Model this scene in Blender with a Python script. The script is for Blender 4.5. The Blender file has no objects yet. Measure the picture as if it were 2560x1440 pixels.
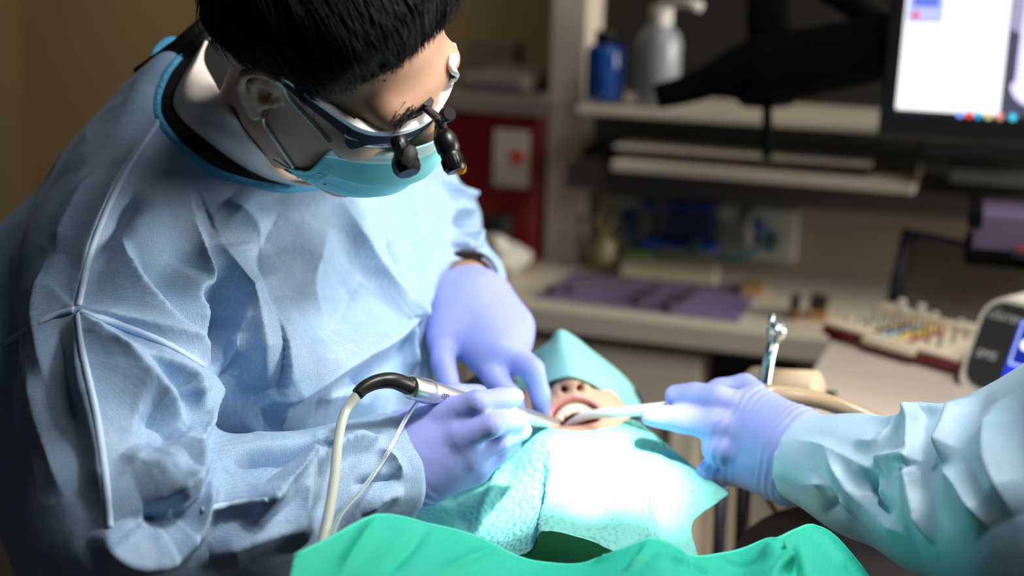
import bpy, bmesh, math, random
import numpy as np
from mathutils import Vector, Matrix, noise as mnoise
from mathutils.bvhtree import BVHTree

SC = bpy.context.scene
COL = SC.collection
rng = np.random.default_rng(7)
random.seed(7)

# ------------------------------------------------------------------ camera
FPX = 3556.0                                   # focal length in pixels of the 2560 wide frame (50 mm lens)
PITCH, ROLL = math.radians(14.0), 0.03
CAM = np.array([0.0, 0.0, 1.50])
_F = np.array([0, math.cos(PITCH), -math.sin(PITCH)])
_R0 = np.array([1.0, 0, 0]); _U0 = np.array([0, math.sin(PITCH), math.cos(PITCH)])
CR = math.cos(ROLL) * _R0 + math.sin(ROLL) * _U0
CU = -math.sin(ROLL) * _R0 + math.cos(ROLL) * _U0
CB = -_F
CM = np.stack([CR, CU, CB], 1)                 # camera axes as columns

def U(px, py, d):
    """point seen at (px, py) lying d metres along the camera axis"""
    return CAM + d * (_F + (px - 1280) / FPX * CR - (py - 720) / FPX * CU)
def UL(pts): return [U(*p) for p in pts]
def c2w(v): return CM @ np.asarray(v, float)     # camera-axes direction to world
def proj(P):
    q = (np.asarray(P) - CAM) @ CM
    return 1280 + FPX * q[..., 0] / -q[..., 2], 720 - FPX * q[..., 1] / -q[..., 2], -q[..., 2]
def ray_plane(px, py, p0, n):
    d = _F + (px - 1280) / FPX * CR - (py - 720) / FPX * CU
    t = np.dot(np.asarray(p0) - CAM, n) / np.dot(d, n)
    return CAM + t * d

cam = bpy.data.cameras.new('camera'); camo = bpy.data.objects.new('camera', cam); COL.objects.link(camo)
cam.sensor_width = 36.0; cam.lens = 50.0; cam.clip_start = 0.02
camo.matrix_world = Matrix([list(CM[0]) + [CAM[0]], list(CM[1]) + [CAM[1]], list(CM[2]) + [CAM[2]], [0, 0, 0, 1]])
cam.dof.use_dof = True; cam.dof.focus_distance = 1.22; cam.dof.aperture_fstop = 2.5
SC.camera = camo

# ------------------------------------------------------------------ light
W = bpy.data.worlds.new('world'); SC.world = W; W.use_nodes = True
W.node_tree.nodes['Background'].inputs[0].default_value = (0.9, 0.95, 1.0, 1); W.node_tree.nodes['Background'].inputs[1].default_value = 0.02
SC.view_settings.view_transform = 'Standard'; SC.view_settings.look = 'None'
SC.view_settings.exposure = 0.0; SC.view_settings.gamma = 1.0; SC.view_settings.use_curve_mapping = False

def light(name, kind, loc, target, power, color=(1, 1, 1), **kw):
    l = bpy.data.lights.new(name, kind); l.energy = power; l.color = color
    for k, v in kw.items(): setattr(l, k, v)
    o = bpy.data.objects.new(name, l); COL.objects.link(o)
    o.location = loc
    d = Vector(target) - Vector(loc); o.rotation_euler = d.to_track_quat('-Z', 'Y').to_euler()
    return o
LAMP = (0.23, 0.97, 1.82)
light('operating_lamp_beam', 'SPOT', LAMP, U(1495, 1165, 1.34), 215, (1, .98, .93), spot_size=math.radians(12.6), spot_blend=0.45, shadow_soft_size=0.03)
light('operating_lamp_spill', 'SPOT', LAMP, U(1230, 930, 1.42), 20, (1, .97, .92), spot_size=math.radians(82), spot_blend=1.0, shadow_soft_size=0.05)
light('ceiling_light', 'AREA', (0.6, 0.75, 2.6), (0.1, 1.35, 1.2), 7, (1, .96, .9), shape='RECTANGLE', size=1.0, size_y=.6)
light('fill_light_right', 'AREA', (0.95, 1.0, 2.5), (0.52, 1.28, 1.0), 3.6, (1, .97, .93), shape='RECTANGLE', size=.6, size_y=.6, spread=math.radians(75))  # added fill lamp for the right side and the drape, no known fixture
light('fill_light_counter', 'AREA', (1.0, 1.75, 2.55), (0.9, 2.3, 0.9), 8, (1, .95, .86), shape='RECTANGLE', size=1.2, size_y=.4)  # lamp added to brighten the counter top and fronts, invented fixture
light('fill_light_rear', 'AREA', (-.9, 2.65, 2.55), (-.9, 3.15, 1.2), 2.4, (1, .90, .72), shape='RECTANGLE', size=1.2, size_y=.3, spread=math.radians(80))  # lamp added only to lift the wall behind the dentist
light('fill_light_side', 'AREA', (2.6, 1.45, 1.55), (0.6, 2.45, 1.05), 88, (1, .95, .86), shape='RECTANGLE', size=1.0, size_y=.9)  # off-frame area light added to brighten counter and wall, not an actual window

# ------------------------------------------------------------------ materials
def mat(name, color, rough=.6, metal=0.0, bump=None, var=None, emit=None, trans=0.0, alpha=1.0, sheen=0.0, sss=0.0, spec=.5, coat=0.0, transl=0.0, weave=None):
    """color: base; var=(scale, amount, color2) mottles; bump=[(kind, scale, strength, dist)]"""
    m = bpy.data.materials.new(name); m.use_nodes = True; nt = m.node_tree; N = nt.nodes; Lk = nt.links
    b = N['Principled BSDF']; out = N['Material Output']
    b.inputs['Base Color'].default_value = (*color, 1); b.inputs['Roughness'].default_value = rough
    b.inputs['Metallic'].default_value = metal; b.inputs['Specular IOR Level'].default_value = spec
    b.inputs['Transmission Weight'].default_value = trans; b.inputs['Alpha'].default_value = alpha
    b.inputs['Coat Weight'].default_value = coat
    if sheen: b.inputs['Sheen Weight'].default_value = sheen
    if sss:
        b.inputs['Subsurface Weight'].default_value = sss; b.inputs['Subsurface Radius'].default_value = (.02, .008, .004); b.inputs['Subsurface Scale'].default_value = .35
    tc = N.new('ShaderNodeTexCoord')
    colsock = None
    if var:
        for i, (sc, amt, c2) in enumerate(var):
            n = N.new('ShaderNodeTexNoise'); n.inputs['Scale'].default_value = sc; n.inputs['Detail'].default_value = 6; n.inputs['Roughness'].default_value = .65
            Lk.new(tc.outputs['Object'], n.inputs['Vector'])
            rmp = N.new('ShaderNodeMapRange'); rmp.inputs[1].default_value = .38; rmp.inputs[2].default_value = .62; rmp.inputs[4].default_value = amt
            Lk.new(n.outputs['Fac'], rmp.inputs[0])
            mx = N.new('ShaderNodeMix'); mx.data_type = 'RGBA'
            Lk.new(rmp.outputs[0], mx.inputs[0])
            if colsock is None: mx.inputs[6].default_value = (*color, 1)
            else: Lk.new(colsock, mx.inputs[6])
            mx.inputs[7].default_value = (*c2, 1); colsock = mx.outputs[2]
        Lk.new(colsock, b.inputs['Base Color'])
    if weave:                                   # dotted bond pattern of nonwoven cloth
        v = N.new('ShaderNodeTexVoronoi'); v.inputs['Scale'].default_value = weave[0]; v.inputs['Randomness'].default_value = .35; Lk.new(tc.outputs['Object'], v.inputs['Vector'])
        rm = N.new('ShaderNodeMapRange'); rm.inputs[1].default_value = .25; rm.inputs[2].default_value = .55; rm.inputs[3].default_value = weave[1]; rm.inputs[4].default_value = 0; Lk.new(v.outputs['Distance'], rm.inputs[0])
        mx = N.new('ShaderNodeMix'); mx.data_type = 'RGBA'; Lk.new(rm.outputs[0], mx.inputs[0])
        if colsock is None: mx.inputs[6].default_value = (*color, 1)
        else: Lk.new(colsock, mx.inputs[6])
        mx.inputs[7].default_value = (*weave[2], 1); colsock = mx.outputs[2]; Lk.new(colsock, b.inputs['Base Color'])
    nrm = None
    for (kind, sc, st, dist) in (bump or []):
        if kind == 'noise':
            t = N.new('ShaderNodeTexNoise'); t.inputs['Detail'].default_value = 4; o = t.outputs['Fac']
        elif kind == 'vor':
            t = N.new('ShaderNodeTexVoronoi'); t.feature = 'SMOOTH_F1'; o = t.outputs['Distance']
        elif kind == 'crease':
            t = N.new('ShaderNodeTexVoronoi'); t.feature = 'DISTANCE_TO_EDGE'; o = t.outputs['Distance']
        elif kind == 'wave':
            t = N.new('ShaderNodeTexWave'); t.inputs['Distortion'].default_value = 2; o = t.outputs['Fac']
        t.inputs['Scale'].default_value = sc; Lk.new(tc.outputs['Object'], t.inputs['Vector'])
        bm = N.new('ShaderNodeBump'); bm.inputs['Strength'].default_value = st; bm.inputs['Distance'].default_value = dist
        Lk.new(o, bm.inputs['Height'])
        if nrm is not None: Lk.new(nrm, bm.inputs['Normal'])
        nrm = bm.outputs['Normal']
    if nrm is not None: Lk.new(nrm, b.inputs['Normal'])
    if emit:
        b.inputs['Emission Color'].default_value = (*emit[0], 1); b.inputs['Emission Strength'].default_value = emit[1]
    if transl:
        tr = N.new('ShaderNodeBsdfTranslucent'); tr.inputs['Color'].default_value = (*color, 1)
        if colsock is not None: Lk.new(colsock, tr.inputs['Color'])
        if nrm is not None: Lk.new(nrm, tr.inputs['Normal'])
        ms = N.new('ShaderNodeMixShader'); ms.inputs[0].default_value = transl
        Lk.new(b.outputs[0], ms.inputs[1]); Lk.new(tr.outputs[0], ms.inputs[2]); Lk.new(ms.outputs[0], out.inputs['Surface'])
    return m

# ------------------------------------------------------------------ object helpers
def link(name, me, m=None, parent=None, smooth=True):
    o = bpy.data.objects.new(name, me); COL.objects.link(o)
    if m is not None and not me.materials: me.materials.append(m)
    if parent is not None:
        o.parent = parent
        o.matrix_parent_inverse = Matrix.LocRotScale(parent.location, parent.rotation_euler, parent.scale).inverted() if parent.type == 'EMPTY' else Matrix.Identity(4)
        if parent.parent is not None and parent.type != 'EMPTY':
            pass
    if smooth and len(me.polygons):
        me.polygons.foreach_set('use_smooth', [True] * len(me.polygons))
    return o
def tag(o, label=None, cat=None, group=None, kind=None):
    if label: o['label'] = label
    if cat: o['category'] = cat
    if group: o['group'] = group
    if kind: o['kind'] = kind
    return o
def thing(name, loc, label, cat, group=None):
    o = bpy.data.objects.new(name, None); COL.objects.link(o); o.location = Vector(loc); o.empty_display_size = .05
    return tag(o, label, cat, group)
def mesh_np(name, V, Fc):
    me = bpy.data.meshes.new(name); me.from_pydata([tuple(map(float, v)) for v in V], [], [tuple(map(int, f)) for f in Fc]); me.update(); return me

class MB:
    """collects simple shapes in world or local space, built into one mesh"""
    def __init__(s, M=None): s.v = []; s.f = []; s.M = M
    def add(s, V, Fc):
        V = np.asarray(V, float)
        if s.M is not None: V = V @ np.asarray(s.M)[:3, :3].T + np.asarray(s.M)[:3, 3]
        n = len(s.v); s.v += [tuple(x) for x in V]; s.f += [tuple(i + n for i in f) for f in Fc]; return s
    def box(s, lo, hi, bev=0.0):
        bm = bmesh.new(); bmesh.ops.create_cube(bm, size=1)
        lo = np.array(lo, float); hi = np.array(hi, float)
        for v in bm.verts: v.co = Vector((np.array(v.co) + .5) * (hi - lo) + lo)
        if bev: bmesh.ops.bevel(bm, geom=bm.edges[:], offset=bev, segments=2, affect='EDGES', profile=.5)
        bm.verts.ensure_lookup_table(); bm.verts.index_update()
        s.add([tuple(v.co) for v in bm.verts], [[v.index for v in f.verts] for f in bm.faces]); bm.free(); return s
    def tube(s, pts, r, n=10, cap=True, flat=1.0, up=None):
        pts = np.asarray(pts, float); k = len(pts)
        rr = np.broadcast_to(np.asarray(r, float), (k,))
        T = np.gradient(pts, axis=0); T /= np.linalg.norm(T, axis=1)[:, None] + 1e-12
        a = np.array(up if up is not None else ([0, 0, 1.] if abs(T[0][2]) < .9 else [1., 0, 0]), float)
        V = []
        for i in range(k):
            a = a - T[i] * a.dot(T[i]); a /= np.linalg.norm(a) + 1e-12; b = np.cross(T[i], a)
            for j in range(n):
                t = 2 * math.pi * j / n
                V.append(pts[i] + rr[i] * (math.cos(t) * b + flat * math.sin(t) * a))
        Fc = [[i * n + j, i * n + (j + 1) % n, (i + 1) * n + (j + 1) % n, (i + 1) * n + j] for i in range(k - 1) for j in range(n)]
        if cap: Fc += [list(range(n))[::-1], [(k - 1) * n + j for j in range(n)]]
        return s.add(V, Fc)
    def lathe(s, prof, c, ax=(0, 0, 1), n=20):
        """prof [(radius, height)] about axis ax through c"""
        ax = np.array(ax, float); ax /= np.linalg.norm(ax)
        c = np.array(c, float)
        a = np.cross(ax, [1, 0, 0] if abs(ax[0]) < .8 else [0, 1, 0]); a /= np.linalg.norm(a); b = np.cross(ax, a)
        V = [c + h * ax + r * (math.cos(2 * math.pi * j / n) * a + math.sin(2 * math.pi * j / n) * b) for r, h in prof for j in range(n)]
        k = len(prof)
        Fc = [[i * n + j, i * n + (j + 1) % n, (i + 1) * n + (j + 1) % n, (i + 1) * n + j] for i in range(k - 1) for j in range(n)]
        Fc += [list(range(n))[::-1], [(k - 1) * n + j for j in range(n)]]
        return s.add(V, Fc)
    def prism(s, poly, thick, O, X, Y):
        """2-D polygon [(a,b)] in plane O + aX + bY, extruded by thick along X x Y"""
        O, X, Y = (np.array(t, float) for t in (O, X, Y)); Z = np.cross(X, Y); Z /= np.linalg.norm(Z)
        n = len(poly); V = [O + a * X + b * Y for a, b in poly] + [O + a * X + b * Y + thick * Z for a, b in poly]
        return s.add(V, [list(range(n))[::-1], list(range(n, 2 * n))] + [[i, (i + 1) % n, n + (i + 1) % n, n + i] for i in range(n)])
    def mesh(s, name='m'): return mesh_np(name, s.v, s.f)
    def build(s, name, m, parent=None, smooth=False, auto=None):
        o = link(name, s.mesh(name), m, parent, smooth)
        bm = bmesh.new(); bm.from_mesh(o.data); bmesh.ops.recalc_face_normals(bm, faces=bm.faces); bm.to_mesh(o.data); bm.free()
        if auto is not None:
            for p in o.data.polygons: p.use_smooth = True
            o.data.set_sharp_from_angle(angle=math.radians(auto))
        return o

def spline(pts, n):
    """Catmull-Rom through pts, n samples"""
    P = np.asarray(pts, float); k = len(P)
    if k == 2: return P[0] + (P[1] - P[0]) * np.linspace(0, 1, n)[:, None]
    Q = np.vstack([2 * P[0] - P[1], P, 2 * P[-1] - P[-2]])
    t = np.linspace(0, k - 1 - 1e-9, n); i = t.astype(int); u = (t - i)[:, None]
    p0, p1, p2, p3 = Q[i], Q[i + 1], Q[i + 2], Q[i + 3]
    return .5 * (2 * p1 + (p2 - p0) * u + (2 * p0 - 5 * p1 + 4 * p2 - p3) * u ** 2 + (3 * p1 - p0 - 3 * p2 + p3) * u ** 3)
def patch(grid, nu, nv, fn=None):
    """smooth sheet through a grid of 3-D control points [rows][cols]; returns V, F (nv rows x nu cols)"""
    rows = np.array([spline(r, nu) for r in grid])
    S = np.stack([spline(rows[:, j], nv) for j in range(nu)], 1)
    if fn is not None: S = fn(S)
    V = S.reshape(-1, 3)
    Fc = [[i * nu + j, i * nu + j + 1, (i + 1) * nu + j + 1, (i + 1) * nu + j] for i in range(nv - 1) for j in range(nu - 1)]
    return V, Fc
def solidify(o, t, off=-1):
    md = o.modifiers.new('thickness', 'SOLIDIFY'); md.thickness = t; md.offset = off; return o
def subsurf(o, n=1):
    md = o.modifiers.new('subdivision', 'SUBSURF'); md.levels = n; md.render_levels = n; return o

# ------------------------------------------------------------------ implicit surfaces (continuous bodies)
def smin(a, b, k):
    if k <= 0: return np.minimum(a, b)
    h = np.maximum(k - np.abs(a - b), 0) / k
    return np.minimum(a, b) - h * h * k * .25
def smax(a, b, k): return -smin(-a, -b, k)
def cone(a, b, r1, r2):
    a = np.asarray(a, np.float32); b = np.asarray(b, np.float32); ba = b - a; L = float(ba @ ba) + 1e-12
    def f(P):
        pa = P - a; h = np.clip(pa @ ba / L, 0, 1)
        return np.sqrt(((pa - h[:, None] * ba) ** 2).sum(1)) - (r1 + (r2 - r1) * h)
    return f
def chain(pts, rs, k=0.0):
    fs = [cone(pts[i], pts[i + 1], rs[i], rs[i + 1]) for i in range(len(pts) - 1)]
    def f(P):
        d = fs[0](P)
        for g in fs[1:]: d = smin(d, g(P), k)
        return d
    return f
def ell(c, r, M=None):
    c = np.asarray(c, np.float32); r = np.asarray(r, np.float32); M = None if M is None else np.asarray(M, np.float32)
    def f(P):
        q = P - c
        if M is not None: q = q @ M          # columns of M are the ellipsoid axes
        k0 = np.sqrt(((q / r) ** 2).sum(1)); k1 = np.sqrt(((q / r ** 2) ** 2).sum(1)) + 1e-9
        return k0 * (k0 - 1) / k1
    return f
def half(p0, n):
    p0 = np.asarray(p0, np.float32); n = np.asarray(n, np.float32); n = n / np.linalg.norm(n)
    return lambda P: (P - p0) @ n               # negative behind the plane
def field(ops):
    """ops: [('u'|'s'|'i', fn, k)] union, subtract, intersect in order"""
    def f(P):
        d = None
        for op, g, k in ops:
            e = g(P)
            if d is None: d = e
            elif op == 'u': d = smin(d, e, k)
            elif op == 's': d = smax(d, -e, k)
            else: d = smax(d, e, k)
        return d
    return f
def nets(fn, lo, hi, h):
    lo = np.asarray(lo, float); hi = np.asarray(hi, float); n = np.ceil((hi - lo) / h).astype(int) + 1
    q4 = 4; nc = (n + q4 - 2) // q4 + 1; n = (nc - 1) * q4 + 1          # coarse pass finds the blocks near the surface
    def pts(ii, step): return (lo + ii * (h * step)).astype(np.float32)
    def run(ii, step):
        out = np.empty(len(ii), np.float32)
        for k in range(0, len(ii), 300000): out[k:k + 300000] = fn(pts(ii[k:k + 300000], step))
        return out
    ci = np.stack(np.meshgrid(*[np.arange(k) for k in nc], indexing='ij'), -1).reshape(-1, 3)
    Gc = run(ci, q4).reshape(nc); near = np.abs(Gc) < h * q4 * 2.2
    blk = np.zeros(nc - 1, bool)
    for a in (0, 1):
        for b in (0, 1):
            for c in (0, 1): blk |= near[a:nc[0] - 1 + a, b:nc[1] - 1 + b, c:nc[2] - 1 + c]
    G = np.repeat(np.repeat(np.repeat(Gc, q4, 0), q4, 1), q4, 2)[:n[0], :n[1], :n[2]].copy()
    fm = np.zeros(n, bool); bi = np.argwhere(blk) * q4
    for a in range(q4 + 1):
        for b in range(q4 + 1):
            for c in range(q4 + 1): fm[bi[:, 0] + a, bi[:, 1] + b, bi[:, 2] + c] = True
    fi = np.argwhere(fm); G[fm] = run(fi, 1)
    s = G < 0; nx, ny, nz = n
    def sl(o): return (slice(o[0], nx - 1 + o[0]), slice(o[1], ny - 1 + o[1]), slice(o[2], nz - 1 + o[2]))
    cnt = np.zeros((nx - 1, ny - 1, nz - 1), np.int16); cs = [(a, b, c) for a in (0, 1) for b in (0, 1) for c in (0, 1)]
    full = np.zeros_like(cnt)
    for c in cs: full += s[sl(c)]
    act = (full > 0) & (full < 8); idx = -np.ones(act.shape, np.int64); cells = np.argwhere(act); idx[act] = np.arange(len(cells))
    acc = np.zeros((len(cells), 3)); ct = np.zeros(len(cells))
    for c0 in cs:
        for a in range(3):
            if c0[a] == 0:
                c1 = list(c0); c1[a] = 1
                v0 = G[tuple((cells + c0).T)]; v1 = G[tuple((cells + c1).T)]; m = (v0 < 0) != (v1 < 0)
                t = np.where(m, v0 / np.where(m, v0 - v1, 1), 0); p = np.tile(np.array(c0, float), (len(cells), 1)); p[:, a] += t
                acc[m] += p[m]; ct[m] += 1
    V = (cells + acc / ct[:, None]) * h + lo
    Fc = []
    for a in range(3):
        b, c = (a + 1) % 3, (a + 2) % 3
        s0 = [slice(None)] * 3; s1 = [slice(None)] * 3; s0[a] = slice(0, n[a] - 1); s1[a] = slice(1, n[a])
        A = s[tuple(s0)]; B = s[tuple(s1)]; e = np.argwhere(A != B)
        e = e[(e[:, b] > 0) & (e[:, c] > 0) & (e[:, b] < n[b] - 1) & (e[:, c] < n[c] - 1)]
        flip = ~A[tuple(e.T)]
        q = []
        for (db, dc) in ((1, 1), (0, 1), (0, 0), (1, 0)):
            t = e.copy(); t[:, b] -= db; t[:, c] -= dc; q.append(idx[tuple(t.T)])
        q = np.stack(q, 1); q[flip] = q[flip][:, ::-1]; Fc.append(q)
    return V, np.vstack(Fc)
def np_mesh(name, V, Fc):
    me = bpy.data.meshes.new(name); V = np.asarray(V, np.float32); Fc = np.asarray(Fc, np.int32); k = Fc.shape[1]
    me.vertices.add(len(V)); me.vertices.foreach_set('co', V.ravel())
    me.loops.add(Fc.size); me.loops.foreach_set('vertex_index', Fc.ravel())
    me.polygons.add(len(Fc)); me.polygons.foreach_set('loop_start', np.arange(0, Fc.size, k, dtype=np.int32))
    me.update(calc_edges=True); me.validate(); return me
def laplace(V, Fc, it, lam=.5):
    V = np.array(V); n = len(V); E = np.vstack([Fc[:, [0, 1]], Fc[:, [1, 2]], Fc[:, [2, 3]], Fc[:, [3, 0]]])
    a = np.r_[E[:, 0], E[:, 1]]; b = np.r_[E[:, 1], E[:, 0]]; cnt = np.bincount(a, minlength=n)[:, None]
    for _ in range(it):
        S = np.stack([np.bincount(a, V[b, i], n) for i in range(3)], 1) / np.maximum(cnt, 1)
        V = V + lam * (S - V)
    return V
def normals(V, Fc):
    A = V[Fc[:, 0]]; B = V[Fc[:, 2]]; C = V[Fc[:, 1]]; D = V[Fc[:, 3]]
    nf = np.cross(B - A, D - C); N = np.zeros_like(V)
    for j in range(4): 
        for i in range(3): N[:, i] += np.bincount(Fc[:, j], nf[:, i], len(V))
    return N / (np.linalg.norm(N, axis=1)[:, None] + 1e-12)
def quadsplit(V, Fc):
    """one level of linear subdivision of a quad mesh"""
    E = np.vstack([Fc[:, [0, 1]], Fc[:, [1, 2]], Fc[:, [2, 3]], Fc[:, [3, 0]]]); Es = np.sort(E, 1)
    ue, inv = np.unique(Es, axis=0, return_inverse=True); inv = inv.ravel(); n = len(V); m = len(Fc)
    mid = (V[ue[:, 0]] + V[ue[:, 1]]) / 2; cen = V[Fc].mean(1); V2 = np.vstack([V, mid, cen])
    e = n + inv.reshape(4, m).T; c = n + len(ue) + np.arange(m)
    Q = np.vstack([np.stack([Fc[:, 0], e[:, 0], c, e[:, 3]], 1), np.stack([Fc[:, 1], e[:, 1], c, e[:, 0]], 1), np.stack([Fc[:, 2], e[:, 2], c, e[:, 1]], 1), np.stack([Fc[:, 3], e[:, 3], c, e[:, 2]], 1)])
    return V2, Q
def bvh(V, Fc): return BVHTree.FromPolygons([Vector(v) for v in V], [list(map(int, f)) for f in Fc])
def hit(tree, px, py):
    d = _F + (px - 1280) / FPX * CR - (py - 720) / FPX * CU
    r = tree.ray_cast(Vector(CAM), Vector(d).normalized())
    return None if r[0] is None else (np.array(r[0]), np.array(r[1]))
def trace(tree, pl, step=14):
    """pixel polyline laid on a surface -> 3-D points and normals"""
    P = []; Nn = []
    L = sum(math.hypot(pl[i + 1][0] - pl[i][0], pl[i + 1][1] - pl[i][1]) for i in range(len(pl) - 1))
    for x, y in spline([(a, b, 0) for a, b in pl], max(3, int(L / step)))[:, :2]:
        r = hit(tree, x, y)
        if r is not None: P.append(r[0]); Nn.append(r[1])
    return np.array(P), np.array(Nn)
def folds(V, Fc, tree, specs):
    """raise or sink cloth along creases. spec: (pixel polyline, height, width on its left, width on its right)"""
    N = normals(V, Fc); D = np.zeros(len(V))
    for pl, h, wl, wr in specs:
        P, _ = trace(tree, pl, 16)
        if len(P) < 2: continue
        w = max(wl, wr) * 1.05; m = np.all((V > P.min(0) - w) & (V < P.max(0) + w), axis=1)
        ids = np.where(m)[0]
        if not len(ids): continue
        Q = V[ids]; best = np.full(len(ids), 9e9); sg = np.zeros(len(ids)); tt = np.zeros(len(ids)); k = len(P) - 1
        for i in range(k):
            a, b = P[i], P[i + 1]; ba = b - a; L = ba @ ba + 1e-12; pa = Q - a; t = np.clip(pa @ ba / L, 0, 1)
            r = pa - t[:, None] * ba; d = (r ** 2).sum(1); u = d < best
            best[u] = d[u]; tt[u] = (i + t[u]) / k
            sg[u] = (np.cross(ba, r[u]) @ CB)
        d = np.sqrt(best); w = np.where(sg > 0, wl, wr); x = d / w
        prof = np.clip(1 - x, 0, 1) ** 2 * np.clip(4 * tt, 0.1, 1) * np.clip(4 * (1 - tt), 0.1, 1)
        D[ids] += h * prof
    return V + N * D[:, None]
def fbm(V, scale, seed=0, octv=3):
    """cheap smooth numpy noise"""
    r = np.random.default_rng(seed); out = np.zeros(len(V)); amp = 1.0
    for o in range(octv):
        for _ in range(5):
            k = r.normal(size=3); k *= scale * (2 ** o) / np.linalg.norm(k) * r.uniform(.7, 1.4)
            out += amp * np.sin(V @ k + r.uniform(0, 6.28)) / 5
        amp *= .5
    return out
def body(name, fn, lo, hi, h, m, parent, sm=2, disp=None):
    V, Fc = nets(fn, lo, hi, h); V = laplace(V, Fc, sm)
    if disp is not None: V = V + normals(V, Fc) * disp(V)[:, None]
    return link(name, np_mesh(name, V, Fc), m, parent)
def bounds(pts, pad):
    P = np.asarray(pts, float); return P.min(0) - pad, P.max(0) + pad
def text_mesh(s, size):
    cu = bpy.data.curves.new('t', 'FONT'); cu.body = s; cu.size = size; cu.extrude = size * .02; cu.align_x = 'CENTER'; cu.align_y = 'CENTER'
    o = bpy.data.objects.new('t', cu); me = bpy.data.meshes.new_from_object(o); bpy.data.objects.remove(o); bpy.data.curves.remove(cu); return me
def frame(O, X, Y):
    """4x4 with x axis along X, y axis near Y"""
    X = np.array(X, float); X /= np.linalg.norm(X); Z = np.cross(X, Y); Z /= np.linalg.norm(Z); Y = np.cross(Z, X)
    M = np.eye(4); M[:3, 0] = X; M[:3, 1] = Y; M[:3, 2] = Z; M[:3, 3] = O; return M
# ================================================================== DENTIST
M_gown = mat('gown_blue', (.31, .48, .71), .62, bump=[('noise', 45, .3, .003), ('noise', 900, .15, .0006)], var=[(16, .55, (.47, .58, .72)), (75, .45, (.24, .40, .64))], sheen=.15, weave=(560, .55, (.14, .27, .48)))
M_bind = mat('binding_blue', (.08, .42, .72), .6, bump=[('noise', 900, .2, .0005)])
M_skin = mat('skin', (.47, .27, .175), .5, sss=.1, var=[(40, .35, (.42, .22, .14)), (250, .25, (.50, .29, .20))], bump=[('noise', 500, .08, .0006)])
M_hair = mat('hair_black', (.004, .004, .005), .6, spec=.15)
M_glove = mat('glove_nitrile', (.33, .38, .84), .5, spec=.3, bump=[('noise', 90, .18, .002), ('noise', 30, .12, .003), ('noise', 600, .05, .0004)], var=[(10, .3, (.27, .38, .82))], sss=.0)
M_black = mat('black_cloth', (.004, .004, .005), .8)
M_collar = mat('white_cotton', (.76, .70, .66), .8, bump=[('noise', 120, .2, .001)])
M_mask = mat('mask_teal', (.24, .68, .75), .7, bump=[('noise', 400, .15, .0006), ('noise', 40, .1, .002)], var=[(30, .3, (.24, .66, .74))])
M_maskw = mat('mask_pale', (.62, .78, .78), .75)
M_loop = mat('elastic_white', (.70, .74, .70), .7)

den = thing('person', U(560, 1500, 1.5) * [1, 1, 0], 'person in pale blue surgical gown, mask and loupes bending over the patient', 'person')

# ---- head frame (local x = his left, y = crown, z = face forward)
HR = c2w(np.array([[.518, .363, .774], [.626, .456, -.633], [-.583, .812, .009]]))
HR, _ = np.linalg.qr(HR); 
if (HR[:, 0] @ c2w([.518, .626, -.583])) < 0: HR[:, 0] *= -1
if (HR[:, 1] @ c2w([.363, .456, .812])) < 0: HR[:, 1] *= -1
if (HR[:, 2] @ c2w([.774, -.633, .009])) < 0: HR[:, 2] *= -1
HC = CAM + c2w([-.1508, .204, -1.206])
def H(x, y, z): return HC + HR @ np.array([x, y, z], float)
def hcone(a, b, r1, r2): return cone(H(*a), H(*b), r1, r2)
def hell(c, r): return ell(H(*c), r, HR)
def hpix(px, py, y0):
    """pixel laid on the head-frame plane y = y0"""
    return ray_plane(px, py, H(0, y0, 0), HR[:, 1])
def to_h(P): return (np.asarray(P) - HC) @ HR

ear_c = np.array([-.080, -.012, -.018])
ops = [('u', hell((0, .04, -.015), (.077, .078, .098)), 0), ('u', hell((0, -.02, .025), (.069, .085, .072)), .03),
       ('u', hell((0, -.085, .048), (.048, .036, .046)), .03), ('u', hcone((-.055, -.06, .0), (-.022, -.105, .06), .016, .018), .03), ('u', hcone((.055, -.06, .0), (.022, -.105, .06), .016, .018), .03),
       ('u', hell((-.042, -.012, .062), (.026, .022, .024)), .02), ('u', hell((.042, -.012, .062), (.026, .022, .024)), .02),
       ('u', hcone((-.042, .03, .079), (.042, .03, .079), .013, .013), .02), ('u', hcone((0, .015, .094), (0, -.035, .104), .010, .014), .012),
       ('s', hell((-.034, .006, .104), (.02, .012, .012)), .015), ('s', hell((.034, .006, .104), (.02, .012, .012)), .015),
       ('u', hell((-.034, .006, .082), (.015, .012, .013)), .006), ('u', hell((.034, .006, .082), (.015, .012, .013)), .006),
       ('u', hcone((0, -.04, -.025), (.0, -.14, -.03), .052, .050), .04)]
for s in (-1, 1):                                    # ears: helix rim, lobe, hollow
    e = lambda x, y, z: (s * (x), y, z)
    rim = [(.074, .010, .001), (.080, .021, -.007), (.086, .023, -.019), (.089, .012, -.029), (.087, -.006, -.031), (.083, -.022, -.024), (.079, -.036, -.013)]
    ops += [('u', hell(e(.077, -.006, -.016), (.006, .026, .015)), .006), ('u', chain([H(*e(*p)) for p in rim], [.0034, .0038, .0040, .0040, .0040, .0052, .0068], .003), .003),
            ('s', hell(e(.088, .006, -.018), (.006, .011, .0065)), .002), ('u', chain([H(*e(*p)) for p in ((.080, .012, -.020), (.083, -.002, -.023), (.081, -.017, -.017))], [.0022, .0026, .0028], .002), .003),
            ('s', hell(e(.084, -.006, -.011), (.010, .010, .0062)), .002), ('u', hell(e(.077, -.009, -.001), (.006, .006, .004)), .003)]
fbody = field(ops)
lo, hi = bounds([H(x, y, z) for x in (-.11, .11) for y in (-.2, .13) for z in (-.12, .14)], .01)
hv, hf = nets(fbody, lo, hi, .0021); hv = laplace(hv, hf, 2)
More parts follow.
